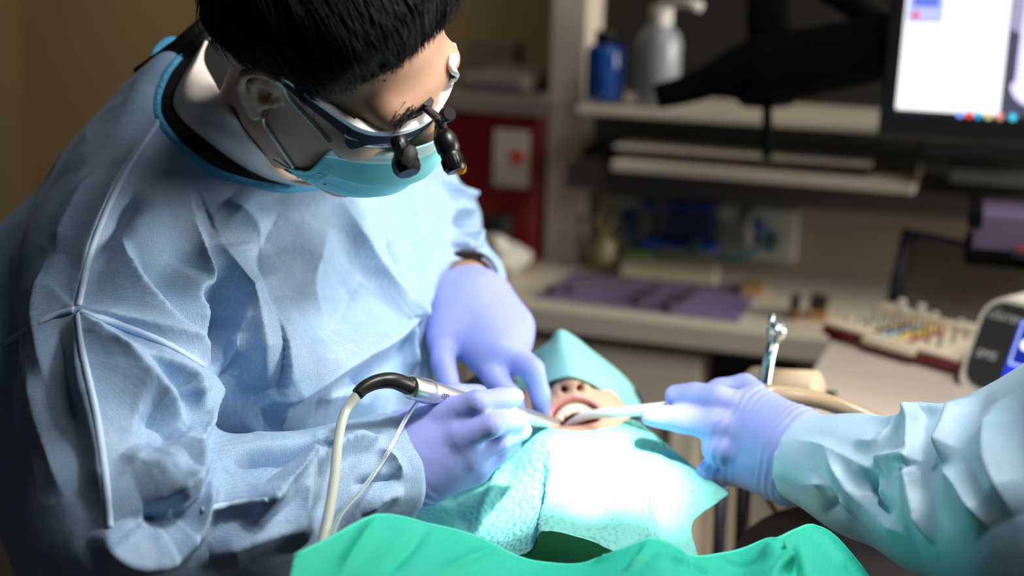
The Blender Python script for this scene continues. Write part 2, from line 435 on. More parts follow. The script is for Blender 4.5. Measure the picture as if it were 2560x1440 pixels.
skin_o = link('body', np_mesh('body', hv, hf), M_skin, den); head_t = bvh(hv, hf)

# ---- gown
NPC = U(612, 285, 1.375); NPN = c2w([.30, .55, .78]); NPN /= np.linalg.norm(NPN)
g = lambda a, b: cone(U(*a[:3]), U(*b[:3]), a[3], b[3])
T = [g((560, 430, 1.50, .10), (560, 900, 1.56, .15)), g((560, 900, 1.56, .15), (540, 1500, 1.56, .19)),
     g((330, 640, 1.31, .085), (560, 420, 1.46, .095)), g((620, 430, 1.46, .10), (985, 520, 1.62, .070)),
     g((700, 580, 1.46, .115), (880, 630, 1.57, .105)), g((740, 800, 1.53, .145), (720, 1250, 1.52, .15)),
     g((330, 560, 1.42, .09), (150, 880, 1.40, .11)), g((150, 880, 1.40, .11), (320, 1200, 1.45, .11)), g((320, 1200, 1.45, .11), (400, 1500, 1.5, .11)), g((612, 300, 1.40, .085), (560, 420, 1.47, .10)),
     g((480, 620, 1.38, .085), (600, 930, 1.375, .085)), g((600, 930, 1.375, .085), (720, 1060, 1.42, .09))]
arm = [g((285, 690, 1.285, .082), (288, 1010, 1.22, .074)), g((288, 1010, 1.22, .074), (300, 1290, 1.165, .068)), g((300, 1310, 1.165, .066), (620, 1275, 1.21, .056)), g((620, 1275, 1.21, .056), (985, 1170, 1.285, .050))]
larm = [g((985, 515, 1.62, .070), (1080, 560, 1.74, .054)), g((1080, 560, 1.74, .054), (1108, 640, 1.64, .043)), g((1108, 640, 1.64, .043), (1182, 718, 1.53, .040))]
gops = [('u', T[0], 0)] + [('u', t, .07) for t in T[1:]]
fT = field(gops); fA = field([('u', arm[0], 0)] + [('u', t, .03) for t in arm[1:]]); fL = field([('u', larm[0], 0)] + [('u', t, .03) for t in larm[1:]])
cuffR = half(U(1012, 1160, 1.29), U(1012, 1160, 1.29) - U(620, 1225, 1.21)); cuffL = half(U(1160, 692, 1.565), U(1190, 722, 1.52) - U(1150, 640, 1.62)); flap = chain(UL([(1150, 640, 1.62), (1215, 690, 1.57), (1252, 752, 1.545)]), [.030, .020, .010], .01)
def fgown(P):
    d = smax(fT(P), (P - NPC.astype(np.float32)) @ NPN.astype(np.float32), .004)
    a = smax(fA(P), cuffR(P), .006)
    l = smin(smax(fL(P), cuffL(P), .006), flap(P), .01)
    return smin(smin(d, a, .022), l, .03)
lo, hi = bounds([U(-260, 60, 1.35), U(-200, 1500, 1.1), U(1330, 1500, 1.3), U(1330, 400, 1.85), U(300, 1600, 1.75), U(560, 100, 1.65)], .03)
gv, gf = nets(fgown, lo, hi, .0066); gv = laplace(gv, gf, 3)
gown_t = bvh(gv, gf)
gv, gf = quadsplit(gv, gf); gv = laplace(gv, gf, 2)
GF = [  # pixel crease, height, reach on its left, reach on its right (metres)
 ([(298, 578), (328, 688), (383, 781), (454, 874), (512, 922)], .013, .012, .050),
 ([(485, 540), (490, 620), (495, 701), (465, 729), (455, 759), (471, 792), (487, 841), (516, 922)], .014, .014, .034),
 ([(547, 600), (602, 726), (624, 786), (643, 874), (670, 980)], .022, .075, .034),
 ([(580, 835), (580, 874), (547, 898), (520, 920)], .012, .016, .020), ([(602, 759), (585, 835), (540, 865)], .010, .018, .018),
 ([(547, 780), (528, 857), (514, 915)], -.014, .020, .020), ([(475, 740), (478, 780), (490, 830)], -.010, .014, .010),
 ([(395, 300), (300, 450), (235, 600), (192, 770)], .006, .016, .030), ([(340, 470), (290, 560), (250, 690)], -.005, .02, .02),
 ([(190, 775), (300, 810), (420, 860), (512, 915)], .006, .018, .016),
 ([(190, 775), (208, 939), (241, 1082), (257, 1202), (268, 1312)], .010, .045, .018),
 ([(194, 778), (263, 852), (328, 912), (405, 994), (476, 1082)], .015, .016, .060),
 ([(263, 874), (383, 917), (454, 950), (467, 983), (487, 1032)], .011, .034, .012),
 ([(515, 930), (512, 983), (498, 1038), (506, 1092), (480, 1140)], .010, .008, .03),
 ([(465, 1098), (478, 1142), (482, 1191), (460, 1218), (405, 1251), (350, 1275)], .016, .014, .050),
 ([(268, 1312), (285, 1361), (339, 1388), (405, 1377), (471, 1333)], .018, .040, .020),
 ([(383, 1312), (438, 1257), (475, 1215)], .012, .016, .016), ([(350, 1300), (400, 1290), (440, 1262)], -.010, .016, .016),
 ([(405, 1366), (465, 1328), (493, 1279), (542, 1164)], .014, .020, .020), ([(330, 1050), (400, 1070), (450, 1110)], -.010, .05, .05), ([(300, 1150), (370, 1180), (450, 1170)], .008, .04, .04),
 ([(558, 1160), (657, 1128), (755, 1118), (800, 1100)], -.014, .012, .030),
 ([(794, 1089), (766, 1153), (712, 1208), (662, 1257), (624, 1317)], .014, .018, .022), ([(750, 1130), (700, 1170), (640, 1230)], -.008, .02, .02),
 ([(970, 1094), (876, 1115), (810, 1147), (777, 1180)], .010, .012, .022), ([(960, 1075), (880, 1092), (810, 1120)], -.007, .010, .012),
 ([(766, 1180), (750, 1273), (728, 1383)], .007, .03, .02), ([(515, 1388), (602, 1350), (706, 1317), (800, 1280)], .009, .02, .03),
 ([(945, 1125), (980, 1142), (1010, 1195)], .005, .010, .012), ([(876, 1215), (940, 1205), (1005, 1200)], -.005, .010, .014), ([(900, 1290), (960, 1240), (1010, 1230)], .005, .012, .016), ([(504, 1284), (591, 1257), (665, 1254), (720, 1225)], .007, .02, .012),
 ([(668, 982), (700, 990), (810, 928), (930, 863), (1002, 783), (1092, 724)], .018, .085, .026),
 ([(845, 485), (898, 600), (941, 671), (1002, 764), (1004, 790)], .010, .05, .03),
 ([(998, 790), (1007, 863), (1023, 939)], .010, .030, .018), ([(960, 560), (985, 680), (1002, 770)], -.006, .02, .03), ([(854, 925), (898, 950), (903, 1010)], -.008, .025, .02), ([(700, 1000), (690, 1050), (640, 1090)], .008, .03, .02), ([(780, 1000), (850, 985), (950, 985)], .006, .02, .03),
 ([(700, 520), (640, 680), (700, 840)], -.007, .05, .05), ([(820, 560), (770, 720), (800, 840)], .007, .06, .05), ([(560, 500), (640, 560), (660, 640)], .005, .04, .04), ([(900, 700), (850, 790), (780, 860)], -.005, .05, .05),
 ([(120, 640), (100, 800), (130, 1000)], .005, .03, .03), ([(70, 900), (120, 1100), (170, 1260)], .005, .03, .03), ([(150, 820), (165, 960), (200, 1100)], -.005, .025, .025), ([(250, 420), (180, 540), (140, 640)], .006, .03, .03),
 ([(1100, 470), (1165, 495), (1200, 490)], .012, .016, .020), ([(1135, 560), (1180, 545), (1205, 560)], -.014, .016, .014), ([(1120, 600), (1170, 615), (1200, 590)], .012, .014, .016), ([(1110, 650), (1170, 640), (1215, 665)], .009, .014, .012), ([(1130, 520), (1175, 530), (1205, 520)], .008, .012, .012),
]
kv, kf = gv, gf
gv, gf = quadsplit(gv, gf); gv = laplace(gv, gf, 1)
def dress(V, Fc):
    V = folds(V, Fc, gown_t, [(p, h * 1.75, a, b) for p, h, a, b in GF])
    r1 = fbm(V, 30, 3, 2); r2 = fbm(V, 60, 9, 2)
    return V + normals(V, Fc) * (.0028 * (1 - 2 * np.abs(r1)) * np.clip(fbm(V, 14, 6, 1) + .4, 0, 1) + .0012 * (1 - 2 * np.abs(r2)))[:, None]
gv = laplace(dress(gv, gf), gf, 2, .45)
kv = laplace(dress(kv, kf), kf, 1, .4)
gown = link('gown', np_mesh('gown', gv, gf), M_gown, den)
gown_t = bvh(kv, kf)
def ribbon(pl, w, lift, n=None):
    """strip of tape lying on the gown along a pixel line"""
    P, Nn = trace(gown_t, pl, 10); P = P + Nn * lift
    for _ in range(3): P[1:-1] = (P[:-2] + 2 * P[1:-1] + P[2:]) / 4
    T = np.gradient(P, axis=0); S = np.cross(T, Nn); S /= np.linalg.norm(S, axis=1)[:, None]
    V = np.vstack([P - S * w / 2, P + Nn * lift * .6, P + S * w / 2]); k = len(P)
    return mesh_np('seam', V, [[r * k + i, r * k + i + 1, (r + 1) * k + i + 1, (r + 1) * k + i] for r in (0, 1) for i in range(k - 1)])
M_seam = mat('seam_tape', (.50, .68, .90), .6, bump=[('noise', 700, .2, .0005)])
for pl in ([(398, 302), (300, 455), (235, 605), (196, 765)], [(197, 778), (300, 812), (420, 862), (508, 912)], [(193, 785), (206, 880), (243, 1050), (264, 1200), (275, 1320)], [(8, 862), (120, 795), (186, 775)], [(505, 1276), (597, 1257), (670, 1251)]):
    solidify(link('seam', ribbon(pl, .0056, .0007), M_seam, gown), .0006, 0)
# ---- neckline: binding, black undershirt, white polo collar
ring_px = [(508, 98), (470, 125), (425, 175), (400, 225), (392, 265), (402, 305), (450, 365), (530, 425), (620, 458), (710, 473), (800, 468), (860, 455)]
RP = [ray_plane(x, y, NPC, NPN) for x, y in ring_px]
rp = spline(RP, 60)
bd = MB(); bd.tube(rp, .0048, 8, up=NPN, flat=.75); bd.build('neck_binding', M_bind, gown, True)
st = MB()
for i in range(4, 56, 1):                           # stitching along the binding
    if i % 2: st.tube([rp[i] + NPN * .0032 + (CAM - rp[i]) / np.linalg.norm(CAM - rp[i]) * .0022, rp[i + 1] * .6 + rp[i] * .4 + NPN * .0032 + (CAM - rp[i]) / np.linalg.norm(CAM - rp[i]) * .0022], .0006, 4)
st.build('stitching', mat('thread', (.25, .6, .85), .6), gown)
# ties at the back of the neck
tie = MB()
for pts, w in (([(500, 108, 1.47), (470, 118, 1.465), (430, 100, 1.46), (398, 118, 1.455), (385, 145, 1.45), (375, 162, 1.45)], .0042), ([(500, 108, 1.47), (465, 130, 1.46), (420, 150, 1.45), (395, 160, 1.445), (372, 168, 1.44)], .0042), ([(395, 140, 1.45), (385, 155, 1.445), (370, 170, 1.44)], .005)):
    tie.tube(spline(UL(pts), 18), w, 8, flat=.2, up=CB)
tie.build('tie', M_bind, gown, True)
# black headband strap end behind the neck
sb = MB()
sb.tube(UL([(515, 52, 1.37), (440, 118, 1.39), (343, 188, 1.41)]), [.0065, .007, .0075], 8, flat=.35, up=CB)
sb.tube(UL([(525, 75, 1.37), (470, 128, 1.385), (400, 180, 1.40)]), [.005, .0055, .0055], 8, flat=.35, up=CB)
strap = sb.build('loupe_strap', mat('strap_black', (.003, .003, .003), .5), None, True)
tag(strap, 'black retaining strap hanging behind the neck of the gowned dentist', 'strap')
# undershirt: dark knit filling the neck opening
ex = np.cross(NPN, [0, 0, 1.0]); ex /= np.linalg.norm(ex); ey = np.cross(NPN, ex)
ang = np.array([math.atan2((p - NPC) @ ey, (p - NPC) @ ex) for p in rp]); rad = np.array([np.linalg.norm(p - NPC) for p in rp]); od = np.argsort(ang); ta = np.linspace(-math.pi, math.pi, 64, endpoint=False); rr_ = np.interp(ta, ang[od], rad[od], period=2 * math.pi)
UV = []; 
for k_, (sc_, ht) in enumerate(((.985, -.010), (.975, .001), (.93, .005), (.80, .008), (.55, .012))):
    UV += [NPC + NPN * ht + sc_ * r_ * (math.cos(t) * ex + math.sin(t) * ey) for t, r_ in zip(ta, rr_)]
link('undershirt', mesh_np('undershirt', UV, [[k * 64 + i, k * 64 + (i + 1) % 64, (k + 1) * 64 + (i + 1) % 64, (k + 1) * 64 + i] for k in range(4) for i in range(64)] + [[256 + i for i in range(64)]]), M_black, den)
# polo collar: turned-over band round the neck
out_px = [(512, 104), (478, 160), (444, 222), (436, 262), (458, 300), (520, 352), (600, 410), (680, 448), (760, 464), (815, 462)]
in_px = [(518, 104), (508, 135), (512, 165), (540, 215), (575, 270), (605, 320), (650, 375), (705, 425), (765, 452), (815, 458)]
mid_px = [(515, 103), (492, 150), (470, 200), (480, 245), (510, 285), (560, 340), (625, 395), (692, 438), (762, 459), (815, 461)]
ctop = NPC + NPN * .030
def on_neck(x, y, off, lift):
    p = ray_plane(x, y, NPC + NPN * off, NPN); r = hit(head_t, x, y)
    if r is not None:
        w = CAM - r[0]; w /= np.linalg.norm(w)
        if np.linalg.norm(r[0] - CAM) - lift < np.linalg.norm(p - CAM): p = r[0] + w * lift
    return p
A = [on_neck(x, y, .011, .014) for x, y in out_px]; Bm = [on_neck(x, y, .030, .013) for x, y in mid_px]; Cc = [on_neck(x, y, .022, .005) for x, y in in_px]
V, Fc = patch([A, Bm, Cc], 50, 12)
V = V + CB * (fbm(V, 60, 2, 2) * .0012)[:, None]
solidify(link('shirt_collar', mesh_np('collar', V, Fc), M_collar, den), .002, 0)

# ---- hair
HA = np.radians([0, 20, 45, 57, 68, 77, 86, 105, 120, 140, 180]); HY = np.array([.086, .081, .064, .050, .030, .000, .032, .030, -.008, -.045, -.07])
shell = field([('u', hell((0, .050, -.020), (.089, .086, .110)), 0), ('u', hell((-.02, .075, .05), (.060, .045, .055)), .03), ('u', hell((.02, .085, .045), (.060, .045, .058)), .03), ('u', hell((0, -.02, -.06), (.074, .06, .062)), .03)])
skull = field([('u', hell((0, .04, -.015), (.077, .078, .098)), 0), ('u', hell((0, -.02, .025), (.069, .085, .072)), .03)])
def fhair(P):
    q = ((P - HC.astype(np.float32)) @ HR.astype(np.float32))
    ph = np.abs(np.arctan2(q[:, 0], q[:, 2])); yh = np.interp(ph, HA, HY).astype(np.float32)
    return smax(shell(P), (yh + 1.5 * np.maximum(skull(P), 0) - q[:, 1]) * .5, .010)
lo, hi = bounds([H(x, y, z) for x in (-.1, .1) for y in (-.09, .15) for z in (-.15, .13)], .01)
V, Fc = nets(fhair, lo, hi, .0034); V = laplace(V, Fc, 2)
N_ = normals(V, Fc); q = to_h(V)
V = V + N_ * (.0008 * np.sin(q[:, 0] * 520 + 3 * np.sin(q[:, 2] * 60) + 40 * q[:, 1]))[:, None]
hair = link('hair', np_mesh('hair', V, Fc), M_hair, den)
hair_t = bvh(V, Fc)
mb = MB(); idx = rng.choice(len(V), 6500)
for i in idx:
    p = V[i]; l = to_h(p)
    if l[1] < .018 or N_[i] @ CB < -.35: continue
    fl = np.array([-.35 - 2.5 * min(0, l[0] + .03), -.35, 1.0]) if l[2] > -.02 else np.array([.0, -.5, .8])
    if l[0] < -.05: fl = np.array([0, -.55, .8])
    fl = fl + rng.normal(size=3) * .09; d = HR @ fl; n = N_[i]; d -= n * (d @ n); d /= np.linalg.norm(d)
    Ln = rng.uniform(.025, .055); pts = []; x = p + n * .0006; lift = rng.uniform(.0006, .003)
    for s in range(5):
        r = hair_t.find_nearest(Vector(x)); sp = np.array(r[0]); sn = np.array(r[1])
        pts.append(sp + sn * (lift * (s / 4 + .2)) if s < 3 else x); dd = d - sn * (d @ sn) * .8; x = pts[-1] + dd / np.linalg.norm(dd) * Ln / 4
    mb.tube(pts, [.0003, .0004, .0004, .0003, .0001], 3, cap=False)
hs = mb.build('hair_strands', mat('hair_strand', (.005, .005, .006), .36, spec=.18), hair, True); hs['kind'] = 'stuff'
# fringe over the forehead, sideburn and eyebrows
mb = MB()
for k in range(900):
    a = rng.uniform(-66, 40); y = np.interp(math.radians(abs(a)), HA, HY) + rng.uniform(-.001, .016)
    o = H(0, y, -.01); dr = HR @ np.array([math.sin(math.radians(a)), 0, math.cos(math.radians(a))])
    r = hair_t.ray_cast(Vector(o + dr * .3), Vector(-dr))
    if r[0] is None: continue
    p = np.array(r[0]); d = HR @ (np.array([-.55, -1.0, .25]) if a > -60 else np.array([0, -1, .35])) + rng.normal(size=3) * .28
    Ln = rng.uniform(.006, .015); pts = []
    for s in range(5):
        hd = head_t.find_nearest(Vector(p)); hn = np.array(hd[1]); out = (p - np.array(hd[0])) @ hn
        pts.append(p.copy()); dd = d - hn * (d @ hn); dd /= np.linalg.norm(dd); p = p + dd * Ln / 4 - hn * max(0, out - .0015) * .35
    mb.tube(pts, [.0004, .0004, .0004, .0003, .0001], 3, cap=False)
for side in (-1,):
    for k in range(200):
        t = rng.uniform(0, 1); p = H(side * (.014 + .034 * t), .028 + .008 * math.sin(2.2 * t) + rng.normal() * .003, .14)
        r = head_t.ray_cast(Vector(p), Vector(-HR[:, 2]))
        if r[0] is None: continue
        a = np.array(r[0]); n = np.array(r[1])
        if n @ CB < .15: continue
        d = HR @ np.array([side * .9, .35 - .5 * t, 0]) + rng.normal(size=3) * .15
        mb.tube([a, a + n * .001 + d * .004, a + n * .0012 + d * .008], [.0005, .0004, .0001], 3, cap=False)
fr = mb.build('fringe', bpy.data.materials['hair_strand'], hair, True); fr['kind'] = 'stuff'

# ---- face mask
mx = [-.068, -.050, -.026, 0, .026, .050, .068]
rows = [([-.022, -.015, -.006, .000], [.056, .082, .106, .117]), ([-.055, -.050, -.045, -.042], [.050, .090, .116, .125]), ([-.070, -.070, -.070, -.070], [.046, .086, .110, .118]),
        ([-.084, -.092, -.096, -.098], [.034, .076, .100, .107]), ([-.096, -.110, -.118, -.122], [.012, .052, .078, .086])]
sx = [1, 1.02, 1.0, .97, .92]
G = [[H(mx[c] * sx[r], rows[r][0][min(c, 6 - c)], rows[r][1][min(c, 6 - c)]) for c in range(7)] for r in range(5)]
V, Fc = patch(G, 61, 45)
S = V.reshape(45, 61, 3); vv = np.linspace(0, 1, 45)[:, None]; uu = np.linspace(-1, 1, 61)[None, :]
cen = H(0, -.06, .03); dirn = S - cen; dirn /= np.linalg.norm(dirn, axis=2)[..., None]
pl = (.0034 * (((vv * 3.4 + .15 * uu) % 1.0)) - .0015) * (np.clip((1 - np.abs(uu)) * 5, .3, 1)) + .0012 * np.sin(7 * uu + 9 * vv) * vv
S = S + dirn * pl[..., None]
mask = solidify(link('face_mask', mesh_np('mask', S.reshape(-1, 3), Fc), M_mask, den), .0012, 0)
# pale border strip at top, printed block and side welds
top = S[0:5, :40] + dirn[0:5, :40] * .0016
Vt = top.reshape(-1, 3); solidify(link('nose_strip', mesh_np('strip', Vt, [[i * 40 + j, i * 40 + j + 1, (i + 1) * 40 + j + 1, (i + 1) * 40 + j] for i in range(4) for j in range(39)]), M_maskw, mask), .0006, 0)
pr = MB()
def on_mask(i, j): 
    i0, j0 = int(i), int(j); fi, fj = i - i0, j - j0
    return (S[i0, j0] * (1 - fi) * (1 - fj) + S[i0 + 1, j0] * fi * (1 - fj) + S[i0, j0 + 1] * (1 - fi) * fj + S[i0 + 1, j0 + 1] * fi * fj) + dirn[i0, j0] * .0027
for k in range(6):
    pr.tube([on_mask(.6 + .5 * k, 3.0), on_mask(.6 + .5 * k, 5.6 + .3 * (k % 2))], .0004, 4)
for k in range(3):
    pr.tube([on_mask(2.2, 6.6 + .6 * k), on_mask(2.2, 6.9 + .6 * k)], .0005, 4)
pr.build('print', mat('print_teal', (.10, .42, .47), .7), mask)
wd = MB()
for k in range(15):
    i = 8 + k * 2.0
    wd.tube([on_mask(i, 1.2), on_mask(i + .8, 3.0)], .0006, 4)
wd.build('weld', mat('weld_pale', (.35, .75, .80), .6), mask)
# lower side tab sticking out by the jaw
tb = UL([(716, 410, 1.262), (742, 414, 1.255), (778, 440, 1.245), (815, 455, 1.235)]); tb2 = UL([(724, 424, 1.262), (750, 438, 1.256), (785, 455, 1.246), (818, 463, 1.236)])
V, Fc = patch([tb, tb2], 16, 4); solidify(link('tab', mesh_np('tab', V, Fc), M_maskw, mask), .0012, 0)
def on_skin(px, py, lift=.002):
    r = hit(head_t, px, py); return r[0] + r[1] * lift if r else None
for pl in ([(828, 356), (795, 318), (760, 280), (725, 240), (704, 212), (690, 200)], [(736, 414), (712, 380), (685, 340), (664, 306), (654, 290)]):
    pts = [on_skin(x, y) for x, y in pl]; pts = np.array([p for p in pts if p is not None])
    if len(pts) > 1: e = MB(); e.tube(spline(pts, 24), .0015, 6); e.build('ear_loop', M_loop, mask, True)
# mole
for px, py, r in ((963, 201, .0013), (678, 236, .0011), (1000, 285, .0007)):
    p = on_skin(px, py, 0)
    if p is not None:
        e = MB(); e.lathe([(r * .3, -.0005), (r, 0), (r * .7, .0005), (r * .1, .0008)], p, CB, 8); e.build('mole', mat('mole', (.10, .045, .03), .6), skin_o, True)

# ---- loupe glasses
gl = thing('loupe_glasses', H(0, .012, .1), 'navy and white wraparound safety glasses with black loupes on the dentist', 'glasses')
M_navy = mat('frame_navy', (.004, .005, .024), .55, spec=.12); M_white = mat('frame_white', (.90, .90, .93), .35); M_lblack = mat('loupe_black', (.005, .005, .006), .35, spec=.4)
M_lens = mat('clear_lens', (.95, .97, 1.0), .03, trans=1.0, spec=.4)
GY = .016
tmp_px = [(712, 200), (728, 210), (765, 238), (805, 266), (845, 294), (880, 317)]
top_px = [(905, 328), (935, 335), (985, 335), (1035, 322), (1080, 294), (1112, 250), (1130, 200), (1135, 168)]
def off_skin(x, y, lift=.0095):
    p = hpix(x, y, GY); r = hit(head_t, x, y)
    if r is not None:
        w = CAM - r[0]; w /= np.linalg.norm(w)
        if np.linalg.norm(r[0] - CAM) - lift < np.linalg.norm(p - CAM): p = r[0] + w * lift
    return p
allp = np.array([off_skin(x, y) for x, y in tmp_px + top_px])
lc = to_h(allp); ylin = np.linspace(lc[0, 1], lc[-1, 1], len(lc)); 
for _ in range(2): lc[1:-1, 1] = (lc[:-2, 1] + 2 * lc[1:-1, 1] + lc[2:, 1]) / 4
allp = np.array([(lambda q: q)(ray_plane(x, y, H(0, yy, 0), HR[:, 1])) for (x, y), yy in zip(tmp_px + top_px, lc[:, 1])])
allp = np.vstack([allp, [ray_plane(1137, 142, H(0, lc[-1, 1] - .008, 0), HR[:, 1]), ray_plane(1131, 116, H(0, lc[-1, 1] - .022, 0), HR[:, 1])]])
full = spline(allp, 112); cutp = 37; Pw = full[cutp:]; Pt0 = full[:cutp + 1]; NW = len(Pw)
up = HR[:, 1]
def band(P, up0, h0, h1, th, outw):
    """flat bar along P between heights h0..h1 (along up0), pushed out"""
    P = np.asarray(P); k = len(P); h0 = np.broadcast_to(h0, (k,)); h1 = np.broadcast_to(h1, (k,)); T = np.gradient(P, axis=0); O = np.cross(up0, T); O /= np.linalg.norm(O, axis=1)[:, None]
    O *= np.sign(np.mean(np.einsum('ij,ij->i', O, P - HC))); rows = [P + up0 * h0[:, None] + O * outw, P + up0 * h1[:, None] + O * outw, P + up0 * h1[:, None] + O * (outw - th), P + up0 * h0[:, None] + O * (outw - th)]
    V = np.vstack(rows); Fc = [[r * k + i, r * k + i + 1, ((r + 1) % 4) * k + i + 1, ((r + 1) % 4) * k + i] for r in range(4) for i in range(k - 1)]
    Fc += [[r * k for r in range(4)], [r * k + k - 1 for r in range(4)][::-1]]
    m = MB(); m.add(V, Fc); return m
t = np.linspace(0, 1, NW); drop = -.0120 - .014 * np.exp(-((t - .07) / .10) ** 2)
band(Pw, up, drop, -.0005, .004, .0015).build('frame_front', M_navy, gl, auto=40)
band(Pw, up, -.0005, .0052, .0075, .0014).build('frame_rim', M_white, gl, auto=40)
k_ = len(Pt0); tm = band(Pt0, up, np.linspace(-.006, -.014, k_), 0, .003, .001).build('temple', M_navy, gl, auto=40)
band(Pt0, up, 0, np.linspace(.0020, .0052, k_), .0055, .0014).build('temple_stripe', M_white, tm, auto=40)
far = [Pw[-1]] + [H(*(to_h(p) * [-1, 1, 1])) for p in (Pt0[-12], Pt0[-20], Pt0[-30], Pt0[0])]
band(spline(far, 24), up, -.010, 0, .003, .001).build('temple', M_navy, gl, auto=40)
# tick emblem on the hinge
sw = [(0, 0), (.10, -.14), (.24, -.20), (.42, -.17), (1.0, .12), (.46, -.06), (.28, -.09), (.14, -.06)]
hp = hpix(897, 345, GY) ; e1 = hpix(918, 352, GY) ; X = c2w([.62, -.62, .30]); X /= np.linalg.norm(X); Yv = c2w([.55, .70, .2]); Yv -= X * (X @ Yv); Yv /= np.linalg.norm(Yv)
# lens shield below the bar
rowsL = []
for s_, f_ in ((-.008, 0), (-.022, .0), (-.036, -.006)):
    rowsL.append([Pw[i] + up * s_ * (1 - .35 * abs(i / NW - .5) * 2) + HR[:, 2] * f_ for i in range(2, NW - 1, 3)])
V, Fc = patch(rowsL, 40, 12); solidify(link('lens', mesh_np('lens', V, Fc), M_lens, gl), .0012, 0)
# telescopes (near one angled body, far one with knurled barrel), pivots and amber filter
def U3(px, py, d): return U(px, py, d)
n1 = MB(); a = U(1000, 362, 1.155); ax = U(1012, 405, 1.150) - a
n1.lathe([(.0062, -.004), (.0075, 0), (.0075, .006), (.0062, .008)], U(998, 356, 1.16), c2w([.25, -.9, .2]), 18)
n1.lathe([(.0060, .0), (.0068, .006), (.0105, .012), (.0115, .016), (.0115, .022), (.0095, .026)], U(1000, 362, 1.157), c2w([.28, -.9, .25]), 8)
tn = n1.build('telescope', M_lblack, gl, auto=35)
n2 = MB(); n2.lathe([(.001, 0), (.0085, 0), (.0090, .003), (.006, .0045)], U(1019, 388, 1.138), c2w([.75, -.2, .62]), 8); n2.build('eyepiece_cap', mat('cap_black', (.005, .005, .006), .5, spec=.3), tn, auto=30)
n3 = MB()
n3.lathe([(.004, -.006), (.0055, -.004), (.008, 0), (.0098, .004), (.0098, .014), (.0085, .016), (.0085, .020), (.0092, .021), (.0092, .030), (.0080, .033)], U(1108, 335, 1.16), c2w([.33, -.92, .12]), 22)
tf = n3.build('telescope', M_lblack, gl, auto=35)
kn = MB()
for k in range(22):
    an = 2 * math.pi * k / 22; ax = c2w([.33, -.92, .12]); ax /= np.linalg.norm(ax); s1 = np.cross(ax, CB); s1 /= np.linalg.norm(s1); s2 = np.cross(ax, s1)
    o = U(1108, 335, 1.16) + (s1 * math.cos(an) + s2 * math.sin(an)) * .0094; kn.tube([o + ax * .0215, o + ax * .0295], .0005, 4)
kn.build('knurling', M_lblack, tf)
pv = MB(); pv.tube(UL([(1062, 268, 1.17), (1090, 292, 1.162), (1104, 312, 1.158), (1108, 330, 1.158)]), [.0035, .004, .0042, .004], 10); pv.build('bracket', mat('bracket_grey', (.06, .06, .065), .35, metal=.4), gl, True, auto=50)
kb = MB(); kb.lathe([(.001, 0), (.0058, .0005), (.0065, .002), (.0065, .007), (.0055, .008), (.001, .008)], U(1112, 288, 1.150), c2w([.5, .1, .8]), 16); kb.build('knob', M_lblack, gl, auto=40)
k2 = MB(); k2.lathe([(.001, 0), (.005, .0005), (.0055, .002), (.0055, .009), (.001, .009)], U(1062, 268, 1.175), c2w([.3, .5, .8]), 14); k2.build('knob', M_lblack, gl, auto=40)
sc_ = MB(); sc_.lathe([(.001, 0), (.0020, .0003), (.0022, .0012), (.0010, .0016), (.0008, .0008)], U(1105, 309, 1.152), c2w([.1, -.1, 1]), 12); sc_.build('screw', mat('steel', (.8, .8, .8), .25, metal=1), gl, auto=40)
am = MB(); am.lathe([(.001, 0), (.0062, 0), (.0066, .0012), (.001, .0016)], U(1147, 418, 1.160), c2w([.45, .2, .85]), 20); am.build('amber_filter', mat('amber', (.95, .45, .02), .08, trans=.75), gl, auto=40)
hd = MB(); ph = hpix(900, 342, GY - .008)
Tt = Pw[4] - Pt0[-7]; Tt /= np.linalg.norm(Tt); oo = np.cross(up, Tt); oo *= np.sign(oo @ (Pw[0] - HC)); oo /= np.linalg.norm(oo)
hd.prism([(x * .0125, y * .0125) for x, y in sw], .0006, Pt0[-3] + up * -.0085 + oo * .0032, Tt, up); hd.build('tick_emblem', M_white, gl)
# ================================================================== DENTIST'S HANDS, WATCH AND HANDPIECE
def hand(name, wrist, palm, fingers, m, parent, h=.0026, kf=.005, disp=None, cut=None):
    """wrist [(px,py,d,r)..], palm [(a, b)] thick cones, fingers: list of joint lists (px,py,d,r)"""
    ops = [('u', chain([U(*w[:3]) for w in wrist], [w[3] for w in wrist], .02), 0)]; pts = [U(*w[:3]) for w in wrist]
    for a, b in palm:
        ops.append(('u', cone(U(*a[:3]), U(*b[:3]), a[3], b[3]), .022)); pts += [U(*a[:3]), U(*b[:3])]
    for fg in fingers:
        P = [U(*j[:3]) for j in fg]; pts += P
        ops.append(('u', chain(P, [j[3] for j in fg], .004), kf))
    for c in (cut or []): ops.append(('i', c, .004))
    lo, hi = bounds(pts, .04)
    return body(name, field(ops), lo, hi, h, m, parent, 2, disp)
def wrinkles(w, k, spots):
    w = U(*w); a = U(*k) - w; Lk = np.linalg.norm(a); a /= Lk
    def f(V):
        u = (V - w) @ a; ph = fbm(V, 70, 5, 2) * 3; m = sum(np.exp(-((u - s * Lk) / (wd * Lk)) ** 2) for s, wd in spots)
        return .0008 * np.sin(u * 780 + ph) * np.clip(m, 0, 1) + fbm(V, 150, 11, 2) * .0004
    return f
wr = wrinkles((1000, 1160, 1.285), (1140, 1090, 1.27), [(.05, .25)]); wrL = wrinkles((1165, 730, 1.53), (1240, 880, 1.45), [(.0, .2)]); wrA = wrinkles((1975, 1130, 1.34), (1865, 1080, 1.37), [(.05, .25), (1.1, .3)])
